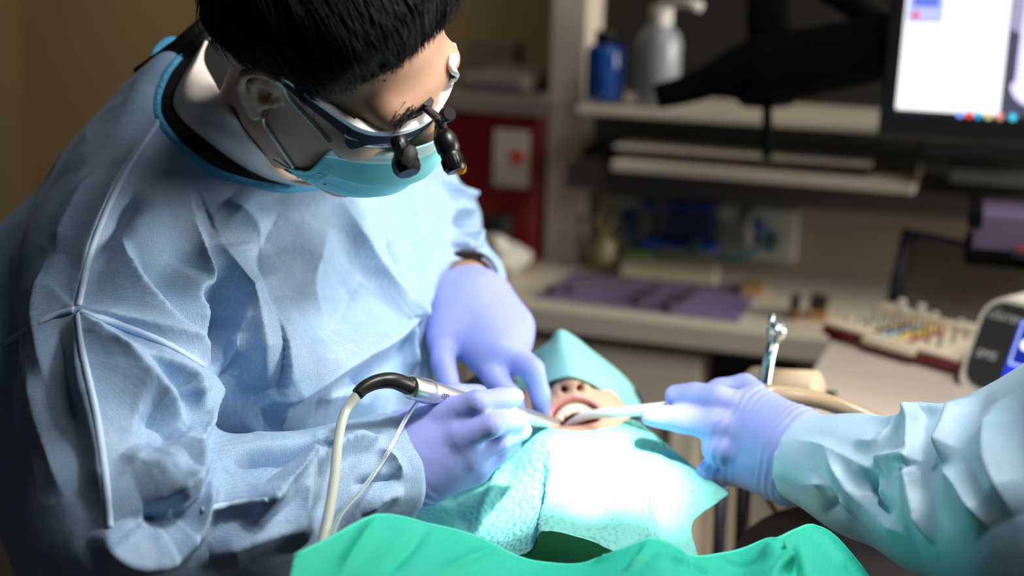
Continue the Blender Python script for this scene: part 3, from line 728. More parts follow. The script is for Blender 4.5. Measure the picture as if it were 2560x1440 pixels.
gR = hand('glove', [(940, 1180, 1.275, .036), (1010, 1155, 1.285, .034)],
     [((1015, 1115, 1.285, .025), (1104, 1046, 1.278, .0165)), ((1015, 1150, 1.28, .030), (1142, 1093, 1.272, .0170)), ((1020, 1180, 1.285, .028), (1164, 1137, 1.282, .0165)), ((1030, 1190, 1.295, .026), (1185, 1172, 1.302, .0155)), ((1010, 1100, 1.31, .025), (1080, 1028, 1.330, .017)), ((1090, 1120, 1.30, .03), (1140, 1120, 1.31, .024))],
     [[(1105, 1040, 1.274, .0150), (1190, 1006, 1.262, .0106), (1250, 996, 1.295, .0100), (1286, 994, 1.325, .0096)],
      [(1145, 1091, 1.266, .0152), (1225, 1064, 1.262, .0112), (1290, 1052, 1.315, .0104)],
      [(1168, 1135, 1.280, .0140), (1245, 1104, 1.29, .0106), (1304, 1076, 1.345, .0098)],
      [(1188, 1172, 1.300, .0130), (1245, 1134, 1.315, .0098), (1280, 1113, 1.35, .0088)],
      [(1078, 1028, 1.332, .0160), (1135, 990, 1.362, .0120), (1195, 988, 1.375, .0105)]], M_glove, den, kf=.004, disp=wr)
nW = U(1130, 640, 1.63) - U(1172, 720, 1.53)
gL = hand('glove', [(1160, 700, 1.55, .029), (1168, 748, 1.525, .033)],
     [((1150, 770, 1.51, .028), (1210, 880, 1.455, .022)), ((1180, 770, 1.51, .030), (1262, 880, 1.45, .022)), ((1205, 765, 1.515, .028), (1285, 850, 1.475, .019)), ((1215, 760, 1.52, .026), (1290, 815, 1.495, .018)), ((1125, 760, 1.51, .022), (1108, 850, 1.465, .017)), ((1160, 790, 1.50, .026), (1135, 830, 1.48, .02))],
     [[(1108, 850, 1.465, .0155), (1108, 905, 1.44, .0120), (1124, 965, 1.425, .0108)],
      [(1200, 880, 1.455, .0180), (1238, 945, 1.435, .0130), (1275, 990, 1.425, .0110), (1290, 1015, 1.43, .0095)],
      [(1268, 878, 1.45, .0165), (1332, 925, 1.43, .0118), (1350, 985, 1.435, .0105), (1354, 1035, 1.455, .0092)],
      [(1288, 850, 1.475, .0150), (1298, 900, 1.49, .0120), (1262, 935, 1.50, .0105)],
      [(1285, 815, 1.495, .0140), (1290, 870, 1.515, .0110), (1250, 905, 1.51, .0100)]], M_glove, den, disp=wrL, cut=[half(U(1160, 724, 1.535), nW)])
# bare wrist and watch under the far cuff
body('wrist', cone(U(1130, 640, 1.63), U(1172, 720, 1.53), .027, .0265), *bounds([U(1130, 640, 1.63), U(1172, 720, 1.53)], .04), .003, M_skin, den, 1)
wt = MB(); a = U(1172, 722, 1.53) - U(1130, 640, 1.63); a /= np.linalg.norm(a); wc = U(1166, 703, 1.545)
s1 = np.cross(a, CB); s1 /= np.linalg.norm(s1); s2 = np.cross(a, s1)
wp = [wc + .0300 * (math.cos(t) * s1 + math.sin(t) * s2) for t in np.linspace(0, 2 * math.pi, 33)]
wt.tube(wp, .0062, 8, flat=.35, up=a); watch = wt.build('watch_band', mat('watch_black', (.008, .008, .009), .35), den, True)
for k in range(6):
    c = wc + .0315 * (math.cos(2.75 + k * .16) * s1 + math.sin(2.75 + k * .16) * s2); q = MB(); q.lathe([(.001, -.0025), (.0028, -.002), (.0028, .002), (.001, .0025)], c, a, 8); q.build('watch_link', bpy.data.materials['steel'], watch, auto=40)

# ---- handpiece
hp_ = thing('dental_handpiece', U(1150, 985, 1.30), 'silver surgical handpiece with black cable boot held in the right hand', 'handpiece')
M_sil = mat('brushed_silver', (.80, .82, .82), .34, metal=1.0); M_sil2 = mat('satin_silver', (.85, .86, .86), .40, metal=1.0)
A0 = U(1026, 968, 1.238); A1 = U(1396, 1062, 1.455); ax = A1 - A0; Ln = np.linalg.norm(ax); ax /= Ln
MB().lathe([(.006, -.002), (.0095, -.001), (.0105, .001), (.0105, .016), (.0112, .020), (.0112, .026), (.0106, .0275)], A0, ax, 32).build('motor_sleeve', M_sil, hp_, auto=35)
MB().lathe([(.0100, .0272), (.0104, .0285), (.0100, .045), (.0085, .075), (.0078, .100), (.0082, .108), (.0084, .150), (.0082, .170), (.0080, .185)], A0, ax, 32).build('handle', M_sil2, hp_, auto=35)
MB().lathe([(.0080, .1845), (.0080, .200), (.0058, Ln - .010), (.0040, Ln - .002), (.001, Ln + .001)], A0, ax, 24).build('head', M_sil, hp_, auto=35)
bur = MB(); bur.tube([A0 + ax * Ln, A0 + ax * (Ln + .006) + c2w([.0, -.004, 0])], [.0012, .0008], 8); bur.build('bur', M_sil, hp_)
MB().lathe([(.0081, .128), (.0084, .1285), (.0084, .1305), (.0081, .131)], A0, ax, 24).build('green_ring', mat('ring_green', (.05, .6, .35), .4), hp_, auto=40)
bt = spline([A0 + ax * .002, *UL([(985, 952, 1.228), (945, 954, 1.222), (912, 968, 1.216), (893, 986, 1.212)])], 26)
MB().tube(bt, np.linspace(.0078, .0056, 26), 14).build('cable_boot', mat('boot_black', (.012, .012, .012), .35), hp_, True)
M_hose = mat('hose_grey', (.48, .53, .46), .45)
hosep = spline(UL([(893, 986, 1.212), (862, 1032, 1.205), (846, 1100, 1.185), (834, 1210, 1.140), (815, 1320, 1.10), (788, 1430, 1.07), (770, 1520, 1.06)]), 60)
MB().tube(hosep, .0042, 12).build('cable', M_hose, hp_, True)
tubp = spline(UL([(1044, 1004, 1.262), (1012, 1052, 1.240), (965, 1140, 1.215), (905, 1225, 1.175), (850, 1290, 1.12), (824, 1370, 1.09), (806, 1460, 1.07)]), 60)
MB().tube(tubp, .0019, 10).build('irrigation_tube', mat('clear_tube', (.80, .84, .78), .12, trans=.85), hp_, True)
me = text_mesh('LED', .0068); o = link('led_lettering', me, mat('engraving', (.10, .10, .11), .5), hp_, False)
Mx = frame(A0 + ax * .040, -ax, -CU); Zc = np.array(CAM - A0); Zc -= ax * (Zc @ ax); Zc /= np.linalg.norm(Zc)
Yc = np.cross(Zc, -ax); Mw = np.eye(4); Mw[:3, 0] = -ax; Mw[:3, 1] = Yc; Mw[:3, 2] = Zc; Mw[:3, 3] = A0 + ax * .040 + Zc * .0104 + Yc * -.0
o.matrix_parent_inverse = Matrix.Identity(4)
me.transform(Matrix(Mw.tolist())); o.matrix_parent_inverse = Matrix.Translation(hp_.location).inverted()
# ================================================================== PATIENT AND DRAPES
M_pskin = mat('patient_skin', (.66, .42, .30), .45, sss=.15, var=[(60, .3, (.62, .34, .25))])
M_lip = mat('lip', (.62, .24, .22), .35, sss=.1); M_tongue = mat('tongue', (.55, .13, .13), .3, bump=[('noise', 300, .3, .001)], sss=.1)
M_tooth = mat('tooth', (.86, .78, .62), .25)
M_cav = mat('mouth_inside', (.30, .06, .06), .4)
PC = U(1432, 1010, 1.50)                       # between nose and upper lip
pl_ = c2w([.985, .09, -.10]); pf = c2w([.0, .79, .62]); pl_ /= np.linalg.norm(pl_); pf -= pl_ * (pf @ pl_); pf /= np.linalg.norm(pf); pu = np.cross(pf, pl_)
PR = np.stack([pl_, pu, pf], 1)                # columns: patient's left, crown, face forward
def Q(x, y, z): return PC + PR @ np.array([x, y, z], float)
pell = lambda c, r: ell(Q(*c), r, PR); pcone = lambda a, b, r1, r2: cone(Q(*a), Q(*b), r1, r2)
pat = thing('person', Q(0, -.3, -.1), 'person lying in the dental chair with open mouth and draped eyes', 'person')
ops = [('u', pell((0, .075, -.105), (.068, .085, .072)), 0), ('u', pell((0, .0, -.05), (.066, .085, .062)), .03),
       ('u', pell((0, -.075, -.045), (.044, .036, .045)), .03), ('u', pcone((-.05, -.03, -.07), (-.02, -.08, -.035), .017, .02), .03), ('u', pcone((.05, -.03, -.07), (.02, -.08, -.035), .017, .02), .03),
       ('u', pcone((0, .055, .002), (0, .016, .018), .009, .0125), .012), ('u', pell((-.0125, .012, .010), (.0075, .009, .009)), .006), ('u', pell((.0125, .012, .010), (.0075, .009, .009)), .006),
       ('u', pell((0, .001, -.004), (.028, .010, .009)), .012), ('u', pell((0, -.046, -.012), (.028, .011, .013)), .014),
       ('s', pell((0, -.021, -.004), (.0255, .0170, .034)), .004),
       ('s', pcone((-.0082, .006, .016), (-.006, .022, .006), .0042, .003), .002), ('s', pcone((.0082, .006, .016), (.006, .022, .006), .0042, .003), .002),
       ('u', pcone((0, -.08, -.09), (0, -.21, -.13), .055, .06), .04)]
lo, hi = bounds([Q(x, y, z) for x in (-.09, .09) for y in (-.2, .2) for z in (-.19, .04)], .01)
V, Fc = nets(field(ops), lo, hi, .0022); V = laplace(V, Fc, 2)
pbody = np_mesh('body', V, Fc)
pb = link('body', pbody, M_pskin, pat)
for m in (M_lip, M_cav): pbody.materials.append(m)
c = V[Fc].mean(1); l = (c - PC) @ PR; e = np.sqrt((l[:, 0] / .0255) ** 2 + ((l[:, 1] + .021) / .0170) ** 2)
mi = np.where((e < .99) & (l[:, 2] < .006) & (l[:, 2] > -.042), 2, np.where((e < 1.13) & (l[:, 2] > -.014), 1, 0))
nost = (np.abs(np.abs(l[:, 0]) - .0075) < .0055) & (l[:, 1] > .004) & (l[:, 1] < .024)
pbody.polygons.foreach_set('material_index', mi.astype(np.int32))
for i, a in enumerate(np.linspace(-62, 62, 10)):
    t = math.radians(a); w = .0042 if abs(a) < 22 else .0034
    cx, cy = .0210 * math.sin(t), -.0210 + .0150 * math.cos(t); z = .0025 - .012 * (1 - math.cos(t))
    tan = np.array([math.cos(t) * .0225, -math.sin(t) * .0175, -.0 - .012 * math.sin(t)]); tan /= np.linalg.norm(tan); dn = np.array([-math.sin(t) * .4, -.8, -.25]); dn -= tan * (dn @ tan); dn /= np.linalg.norm(dn); o3 = np.cross(tan, dn)
    q = MB(M=np.block([[PR, PC[:, None]], [np.zeros((1, 3)), np.ones((1, 1))]])); Lh = .0088 if abs(a) < 40 else .007
    V2 = []; 
    for hh, s, th in ((-.003, .75, .0032), (0, .9, .0034), (Lh * .6, 1.0, .0028), (Lh * .95, .9, .0016), (Lh, .7, .0010)):
        for (sx_, sy_) in ((-1, -.6), (-.6, -1), (.6, -1), (1, -.6), (1, .6), (.6, 1), (-.6, 1), (-1, .6)):
            V2.append(np.array([cx, cy, z]) + tan * sx_ * w * s + dn * hh + o3 * sy_ * th)
    q.add(V2, [[r * 8 + j, r * 8 + (j + 1) % 8, (r + 1) * 8 + (j + 1) % 8, (r + 1) * 8 + j] for r in range(4) for j in range(8)] + [list(range(8)), [32 + j for j in range(8)]])
    subsurf(q.build('tooth', M_tooth, pat, True))
body('tongue', field([('u', pell((0, -.028, -.026), (.018, .011, .014)), 0), ('u', pell((0, -.034, -.020), (.015, .005, .012)), .006)]), *bounds([Q(0, -.030, -.024)], .03), .002, M_tongue, pat, 1)
# patient's clothed chest under the covers
M_olive = mat('olive_knit', (.48, .52, .27), .85, bump=[('noise', 500, .2, .0006)]); M_dkknit = mat('black_knit', (.006, .006, .008), .85)
ch = field([('u', cone(U(1425, 1585, 1.35), U(1525, 1585, 1.35), .105, .105), 0), ('u', cone(U(1470, 1640, 1.36), U(1450, 2000, 1.17), .11, .13), .05)])
lo, hi = bounds([U(1360, 1610, 1.34), U(1540, 1610, 1.34), U(1440, 1900, 1.2)], .15)

# face drape: folded paper square over the eyes, ridge along the left of the nose
M_paper = mat('drape_teal', (.34, .78, .76), .75, bump=[('noise', 260, .25, .0012), ('vor', 150, .12, .001)], transl=.25)
rowsD = [[(1288, 1010, 1.545), (1340, 985, 1.500), (1368, 958, 1.478), (1420, 942, 1.462), (1465, 953, 1.470), (1508, 978, 1.490), (1540, 1000, 1.505), (1550, 1030, 1.53), (1600, 1040, 1.575)],
         [(1282, 960, 1.585), (1325, 935, 1.560), (1364, 905, 1.528), (1412, 900, 1.500), (1462, 912, 1.510), (1508, 935, 1.530), (1545, 960, 1.548), (1570, 985, 1.570), (1602, 1015, 1.61)],
         [(1288, 925, 1.62), (1325, 905, 1.60), (1366, 870, 1.572), (1402, 858, 1.540), (1448, 872, 1.552), (1492, 897, 1.575), (1535, 928, 1.595), (1566, 955, 1.615), (1592, 990, 1.65)],
         [(1300, 900, 1.66), (1330, 885, 1.645), (1372, 856, 1.625), (1398, 826, 1.590), (1432, 840, 1.600), (1474, 872, 1.62), (1516, 905, 1.64), (1552, 935, 1.66), (1580, 965, 1.69)],
         [(1305, 935, 1.72), (1335, 915, 1.71), (1378, 890, 1.70), (1405, 870, 1.68), (1440, 885, 1.68), (1480, 905, 1.69), (1520, 935, 1.70), (1550, 960, 1.72), (1575, 990, 1.74)]]
rowsD = [[(x, y, d + (.024, .016, .008, 0, 0)[i]) for x, y, d in r] for i, r in enumerate(rowsD)]
V, Fc = patch([UL(r) for r in rowsD], 80, 60)
V = V + c2w([0, .8, .6]) * (fbm(V, 50, 8, 2) * .0012)[:, None]
fd = solidify(link('face_drape', mesh_np('fd', V, Fc), M_paper, None), .0012, 0)
tag(fd, 'pale teal paper drape folded over the patient\'s eyes and forehead', 'drape')

# dental bib
M_bib = mat('bib_teal', (.22, .68, .62), .8, bump=[('vor', 190, .9, .003), ('noise', 60, .3, .003)], transl=.2)
rowsB = [[(1230, 1145, 1.40), (1300, 1080, 1.425), (1352, 1072, 1.435), (1400, 1078, 1.43), (1460, 1082, 1.425), (1530, 1072, 1.43), (1580, 1050, 1.445), (1640, 1090, 1.43)],
         [(1130, 1195, 1.36), (1260, 1140, 1.38), (1352, 1110, 1.395), (1395, 1120, 1.385), (1460, 1125, 1.38), (1550, 1110, 1.385), (1625, 1110, 1.405), (1700, 1140, 1.40)],
         [(1080, 1240, 1.31), (1230, 1200, 1.335), (1350, 1170, 1.352), (1385, 1180, 1.335), (1470, 1190, 1.33), (1580, 1170, 1.34), (1660, 1160, 1.365), (1752, 1185, 1.37)],
         [(1055, 1268, 1.268), (1210, 1245, 1.306), (1350, 1216, 1.322), (1374, 1228, 1.30), (1473, 1242, 1.295), (1588, 1222, 1.306), (1675, 1203, 1.34), (1798, 1216, 1.35)],
         [(1045, 1280, 1.25), (1200, 1270, 1.29), (1350, 1240, 1.305), (1370, 1255, 1.280), (1475, 1270, 1.275), (1590, 1250, 1.285), (1680, 1225, 1.325), (1820, 1235, 1.34)],
         [(1030, 1292, 1.235), (1197, 1295, 1.275), (1349, 1262, 1.29), (1362, 1278, 1.262), (1474, 1298, 1.257), (1590, 1280, 1.265), (1678, 1255, 1.31), (1800, 1252, 1.332)],
         [(1000, 1320, 1.20), (1190, 1350, 1.23), (1345, 1310, 1.255), (1352, 1308, 1.225), (1468, 1332, 1.215), (1590, 1340, 1.222), (1665, 1320, 1.27), (1730, 1310, 1.30)],
         [(1000, 1370, 1.17), (1190, 1410, 1.19), (1318, 1385, 1.20), (1358, 1330, 1.205), (1470, 1352, 1.205), (1590, 1405, 1.18), (1690, 1390, 1.22), (1745, 1395, 1.25)]]
off_ = [.105, .090, .022, 0, 0, 0, .018, .01]
rowsB = [[(x, y, d + off_[c] * (0 if i == 0 else .5 if i == 1 else 1)) for c, (x, y, d) in enumerate(r)] for i, r in enumerate(rowsB)]
V, Fc = patch([UL(r) for r in rowsB], 160, 140)
Fq = np.array(Fc)
if (normals(V, Fq) @ CB).mean() < 0: Fq = Fq[:, ::-1]
V = folds(V, Fq, bvh(V, Fc), [([(1575, 1065), (1620, 1150), (1650, 1230), (1650, 1320)], -.014, .022, .030), ([(1690, 1150), (1720, 1230), (1700, 1330)], .006, .02, .03), ([(1290, 1105), (1240, 1230), (1190, 1345)], .010, .012, .03), ([(1120, 1220), (1160, 1300), (1190, 1350)], -.006, .015, .015), ([(1440, 1110), (1430, 1220), (1400, 1320)], .004, .04, .03), ([(1530, 1120), (1540, 1240), (1560, 1380)], .004, .03, .03)])
Fc = Fq
V = V + c2w([0, .8, .6]) * (fbm(V, 40, 21, 3) * .0018)[:, None]
bib = solidify(link('dental_bib', mesh_np('bib', V, Fc), M_bib, None), .0012, 0)
tag(bib, 'crumpled embossed teal dental bib brightly lit on the patient\'s chest', 'bib')

# green surgical drape in front
M_green = mat('drape_green', (.02, .62, .44), .7, bump=[('noise', 800, .2, .0006), ('noise', 30, .15, .003)], var=[(20, .4, (.06, .68, .52))], transl=.15, weave=(460, .4, (.0, .48, .36)))
rowsG = [[(735, 1390, 1.02), (820, 1350, 1.055), (945, 1290, 1.10), (1070, 1312, 1.115), (1180, 1340, 1.125), (1300, 1395, 1.13), (1380, 1408, 1.13), (1460, 1408, 1.125), (1540, 1380, 1.125), (1625, 1352, 1.13), (1690, 1372, 1.135), (1735, 1395, 1.14), (1840, 1380, 1.15), (1915, 1348, 1.155), (1945, 1345, 1.15), (1985, 1325, 1.16), (2030, 1312, 1.18), (2090, 1345, 1.20), (2170, 1440, 1.20)],
         [(720, 1460, 1.0), (810, 1420, 1.03), (930, 1370, 1.065), (1060, 1385, 1.08), (1180, 1405, 1.09), (1300, 1440, 1.095), (1380, 1450, 1.095), (1460, 1450, 1.09), (1560, 1425, 1.085), (1650, 1400, 1.085), (1710, 1420, 1.10), (1760, 1440, 1.11), (1850, 1430, 1.115), (1930, 1400, 1.10), (1975, 1410, 1.12), (2010, 1390, 1.115), (2060, 1385, 1.14), (2120, 1410, 1.17), (2200, 1480, 1.18)],
         [(700, 1560, .96), (800, 1520, .99), (920, 1480, 1.02), (1060, 1490, 1.035), (1180, 1510, 1.04), (1300, 1530, 1.045), (1380, 1530, 1.045), (1460, 1530, 1.04), (1560, 1510, 1.035), (1660, 1490, 1.04), (1740, 1500, 1.05), (1780, 1520, 1.06), (1860, 1510, 1.06), (1940, 1490, 1.05), (1990, 1500, 1.07), (2030, 1490, 1.07), (2090, 1480, 1.09), (2150, 1500, 1.12), (2240, 1560, 1.14)]]
V, Fc = patch([UL(r) for r in rowsG], 220, 40)
V = V + c2w([0, .8, .6]) * (fbm(V, 34, 31, 3) * .0025)[:, None]
Fq = np.array(Fc); gt_ = bvh(V, Fc)
if (normals(V, Fq) @ CB).mean() < 0: Fq = Fq[:, ::-1]
DF = [([(1915, 1350), (1935, 1390), (1985, 1438)], .010, .004, .014), ([(1990, 1330), (1962, 1385), (1930, 1438)], .008, .008, .004), ([(1625, 1354), (1612, 1395), (1560, 1438)], .007, .006, .010), ([(1690, 1374), (1735, 1410), (1765, 1438)], -.007, .008, .008),
      ([(945, 1292), (900, 1360), (850, 1438)], .006, .012, .010), ([(1070, 1314), (1020, 1380), (960, 1438)], -.005, .008, .01), ([(1250, 1375), (1180, 1400), (1100, 1438)], .005, .008, .012), ([(1460, 1410), (1540, 1392), (1620, 1360)], .005, .004, .010), ([(2030, 1315), (2075, 1380), (2120, 1438)], .008, .008, .012), ([(1780, 1395), (1850, 1415), (1900, 1400)], -.004, .008, .008), ([(1640, 1390), (1700, 1405), (1720, 1425)], .006, .005, .010)]
V = folds(V, Fq, gt_, DF)
gd = solidify(link('surgical_drape', mesh_np('gd', V, Fq), M_green, None), .001, 0)
hm = MB(); hm.tube(V[:220][::3] + CB * .0006, .0017, 6, flat=.6, up=CB); hm.build('hem', mat('hem_green', (.06, .68, .52), .7), gd, True)
tag(gd, 'bright green nonwoven surgical drape across the patient\'s chest in the foreground', 'drape')
V, Fc = nets(ch, lo, hi, .008); V = laplace(V, Fc, 2)
sh = np_mesh('shirt', V, Fc); so = link('shirt', sh, M_olive, pat); sh.materials.append(M_dkknit)
px_, py_, _d = proj(V[Fc].mean(1)); dd = (V[Fc].mean(1) - U(1440, 1384, 1.25)) @ c2w([0, -.75, .66])
sh.polygons.foreach_set('material_index', (dd > 0).astype(np.int32))
# ================================================================== ASSISTANT (arm reaching in from the right)
M_gown2 = mat('assistant_gown', (.38, .60, .78), .40, bump=[('noise', 40, .25, .003), ('noise', 900, .12, .0006)], var=[(12, .4, (.50, .66, .78))], sheen=.2, weave=(500, .35, (.26, .48, .68)))
ast = thing('person', U(2750, 1700, 1.2) * [1, 1, 0], 'person at the right edge in blue gown and glove holding suction', 'person')
gA = hand('glove', [(2060, 1140, 1.325, .036), (1985, 1135, 1.34, .035)],
     [((1975, 1085, 1.345, .026), (1868, 1030, 1.375, .020)), ((1975, 1120, 1.34, .028), (1872, 1075, 1.365, .020)), ((1975, 1160, 1.345, .028), (1865, 1125, 1.37, .019)), ((1975, 1190, 1.35, .026), (1850, 1168, 1.38, .018)), ((1960, 1080, 1.37, .024), (1890, 1000, 1.395, .016)), ((1930, 1130, 1.37, .03), (1880, 1130, 1.385, .022))],
     [[(1868, 1028, 1.375, .0175), (1790, 998, 1.375, .0145), (1735, 990, 1.385, .0130), (1688, 988, 1.395, .0105)],
      [(1870, 1075, 1.365, .0175), (1785, 1062, 1.365, .0155), (1705, 1048, 1.378, .0135), (1628, 1040, 1.39, .0105)],
      [(1865, 1125, 1.37, .0180), (1798, 1118, 1.365, .0165), (1812, 1152, 1.40, .0130)],
      [(1850, 1172, 1.38, .0165), (1775, 1180, 1.38, .0125), (1795, 1205, 1.40, .011)],
      [(1900, 1000, 1.405, .0160), (1862, 966, 1.425, .0125), (1800, 975, 1.425, .0115), (1740, 1000, 1.42, .0105)]], M_glove, ast, kf=.004, disp=wrA)
sl = [g((1985, 1140, 1.335, .041), (2160, 1190, 1.29, .050)), g((2160, 1190, 1.29, .050), (2360, 1250, 1.22, .060)), g((2360, 1250, 1.22, .060), (2640, 1330, 1.12, .085)), g((2420, 1180, 1.22, .052), (2780, 1190, 1.12, .092)), g((2640, 1330, 1.12, .085), (2780, 1290, 1.12, .10)), g((2470, 1120, 1.21, .040), (2780, 1070, 1.12, .082))]
fS = field([('u', sl[0], 0)] + [('u', t, .03) for t in sl[1:]] + [('i', half(U(1974, 1140, 1.335), U(1974, 1140, 1.335) - U(2160, 1190, 1.29)), .004)])
lo, hi = bounds([U(1960, 1000, 1.33), U(2800, 1600, 1.05), U(2800, 850, 1.1), U(2360, 1250, 1.3)], .05)
av, af = nets(fS, lo, hi, .0062); av = laplace(av, af, 2); a_t = bvh(av, af); av, af = quadsplit(av, af); av = laplace(av, af, 2)
AF = [([(1975, 1095), (2060, 1115), (2150, 1160), (2190, 1175)], .004, .004, .010), ([(2190, 1175), (2210, 1150), (2280, 1155), (2290, 1170)], .010, .006, .012), ([(2180, 1040), (2230, 1020), (2300, 1075)], .010, .010, .008),
      ([(2290, 1170), (2285, 1200), (2310, 1280), (2340, 1370)], .012, .008, .012), ([(2380, 1020), (2300, 1050), (2285, 1110), (2290, 1170)], .012, .008, .012), ([(2440, 960), (2400, 1080), (2360, 1170)], .020, .014, .008),
      ([(2360, 1170), (2420, 1230), (2480, 1330)], .012, .010, .016), ([(2190, 1175), (2170, 1240), (2240, 1310)], -.012, .012, .012), ([(2060, 1115), (2110, 1200), (2200, 1290), (2300, 1350)], .008, .008, .014),
      ([(2010, 1210), (2080, 1215), (2150, 1300)], .006, .006, .010), ([(2060, 1290), (2100, 1240), (2030, 1180)], -.005, .008, .008), ([(2240, 1060), (2190, 1110), (2130, 1100)], .006, .006, .010), ([(2500, 1000), (2480, 1150), (2540, 1300)], .012, .02, .02)]
av, af = quadsplit(av, af); av = laplace(av, af, 1)
av = folds(av, af, a_t, [(p, h * 1.2, max(a * 1.6, .012), max(b * 2.0, .012)) for p, h, a, b in AF]); av += normals(av, af) * (fbm(av, 28, 13, 2) * .0015 + .0007 * (1 - 2 * np.abs(fbm(av, 32, 17, 2))))[:, None]; av = laplace(av, af, 2, .4)
ag = link('gown', np_mesh('gown', av, af), M_gown2, ast)

# suction: hose, metal joint, white tip
su = thing('suction_handpiece', U(1850, 988, 1.39), 'saliva suction with white angled tip and brown hose held by the assistant', 'suction')
hs_ = spline(UL([(1838, 988, 1.395), (1885, 984, 1.39), (1940, 984, 1.395), (2010, 992, 1.41), (2080, 1010, 1.42), (2150, 1036, 1.42), (2230, 1075, 1.41), (2320, 1140, 1.40)]), 60)
MB().tube(hs_, np.r_[np.linspace(.0062, .0082, 14), np.full(46, .0088)], 16).build('hose', mat('hose_tan', (.36, .27, .16), .3, coat=.4), su, True)
j = hs_[0] - hs_[3]; MB().lathe([(.005, -.004), (.0062, -.003), (.0064, .004), (.0055, .008), (.005, .02)], hs_[0], j, 20).build('metal_joint', bpy.data.materials['steel'], su, auto=40)
tp = spline(UL([(1818, 992, 1.395), (1760, 1003, 1.40), (1690, 1015, 1.41), (1600, 1026, 1.425), (1530, 1032, 1.44), (1480, 1036, 1.455), (1450, 1045, 1.465), (1428, 1058, 1.475), (1414, 1070, 1.485)]), 60)
MB().tube(tp, np.r_[np.linspace(.0060, .0058, 22), np.linspace(.0056, .0040, 26), np.full(12, .0037)], 16).build('suction_tip', mat('tip_white', (.90, .90, .88), .35), su, True)
# ================================================================== TRAY TABLE, SURGICAL KIT, MOTOR UNIT
def K(px, py, z): return ray_plane(px, py, np.array([0, 0, z]), np.array([0, 0, 1.0]))
TZ = .95
M_table = mat('speckled_laminate', (.56, .48, .40), .5, var=[(420, .6, (.66, .58, .50)), (160, .3, (.48, .40, .33))])
fl = K(2052, 845, TZ); kx = K(2400, 945, TZ) - fl; KW = np.linalg.norm(kx); kx /= KW; ky = np.cross([0, 0, 1.0], kx)
tb_ = thing('tray_table', K(2200, 960, TZ) * [1, 1, 0], 'speckled beige instrument tray table carrying the drill kit', 'table')
tlp = [K(1974, 1012, TZ), K(2062, 868, TZ)]; tdir = tlp[1] - tlp[0]; tdir /= np.linalg.norm(tdir)
p0 = tlp[0] - tdir * .22; p1 = tlp[1] + tdir * .13; perp = np.cross(tdir, [0, 0, 1.0])
poly = [p0, p0 + perp * .62, p1 + perp * .62, p1]
m = MB(); m.prism([((q - p0) @ perp, (q - p0) @ tdir) for q in poly], .022, p0 - np.array([0, 0, .022]), perp, tdir); top_ = m.build('table_top', M_table, tb_)
b = top_.modifiers.new('bevel', 'BEVEL'); b.width = .006; b.segments = 3
hole = MB(); hole.lathe([(.0085, 0), (.0095, .0012), (.0075, .0016), (.004, .0012), (.001, .001)], K(2075, 984, TZ), (0, 0, 1), 20); hole.build('grommet', mat('grommet_dark', (.02, .016, .012), .3), top_, auto=40)
TL = K(2330, 1050, TZ) + np.array([.14, .16, 0])
lg = MB(); lg.tube([TL - np.array([0, 0, .02]), TL * [1, 1, 0] + [0, 0, .06]], .03, 16); lg.build('leg', mat('leg_grey', (.35, .35, .34), .4), tb_, True)
lb = MB(); lb.lathe([(.17, 0), (.17, .03), (.14, .05), (.04, .06)], TL * [1, 1, 0], (0, 0, 1), 28); lb.build('base', bpy.data.materials['leg_grey'], tb_, True)

# kit: dark red base, cream tray, smoked lid
M_red = mat('kit_red', (.16, .012, .010), .35); M_cream = mat('kit_cream', (.78, .68, .50), .5); M_smoke = mat('smoked_plastic', (.30, .28, .26), .12, trans=.85); M_smokef = mat('smoked_rim', (.015, .016, .03), .2)
KWm, KD = KW * 1.0, .155
def kit(a, b_, z): return fl + kx * a + ky * b_ + np.array([0, 0, z])
KM = np.eye(4); KM[:3, 0] = kx; KM[:3, 1] = ky; KM[:3, 2] = [0, 0, 1]; KM[:3, 3] = fl
kt = thing('drill_kit_box', kit(KWm / 2, KD / 2, 0), 'open implant drill kit with dark red base, cream tray and smoked lid', 'kit box')
MB(KM).box((.008, .004, .0), (KWm - .008, KD - .004, .006), .002).box((0, 0, .006), (KWm, KD, .020), .003).build('base', M_red, kt, auto=40)
tray = MB(KM).box((.003, .002, .018), (KWm - .003, KD - .004, .025), .002).box((.003, KD - .035, .024), (KWm - .003, KD - .004, .034), .004).box((.075, -.010, .012), (.160, .004, .022), .003).build('tray', M_cream, kt, auto=40)
lidt = math.radians(12); ly = np.array([0, math.sin(lidt), math.cos(lidt)]); LM = np.eye(4); LM[:3, 0] = kx; LM[:3, 1] = ky * math.sin(lidt) + np.array([0, 0, 1]) * math.cos(lidt); LM[:3, 2] = np.cross(LM[:3, 0], LM[:3, 1]); LM[:3, 3] = kit(0, KD + .002, .018)
LH = .125
lid = MB(LM).box((.004, .004, -.022), (KWm - .004, LH - .004, -.0195)).build('lid', M_smoke, kt)
MB(LM).box((0, 0, -.022), (.010, LH, .012), .003).box((KWm - .010, 0, -.022), (KWm, LH, .012), .003).box((0, LH - .010, -.022), (KWm, LH, .012), .003).box((0, 0, -.022), (KWm, .012, .006), .003).build('lid_rim', M_smokef, lid, auto=40)
strips = [('purple', (.045, .02, .045), .080, .118), ('blue', (.03, .36, .68), .098, .128), ('yellow', (.75, .60, .01), .116, .146), ('red', (.42, .015, .02), .136, .168)]
YA, YB = .020, .098
slot = {}
for nm, c, a0, a1 in strips:
    s_ = MB(KM); n = 14
    pts = [(a0 + (a1 - a0) * 0, YA), (a0 + .0, YB)]
    s_.box((a0 - .0048, YA - .006, .0245), (a0 + .0048, YB, .0264), .0006).build('grommet_strip', mat('silicone_' + nm, c, .5), kt, auto=40)
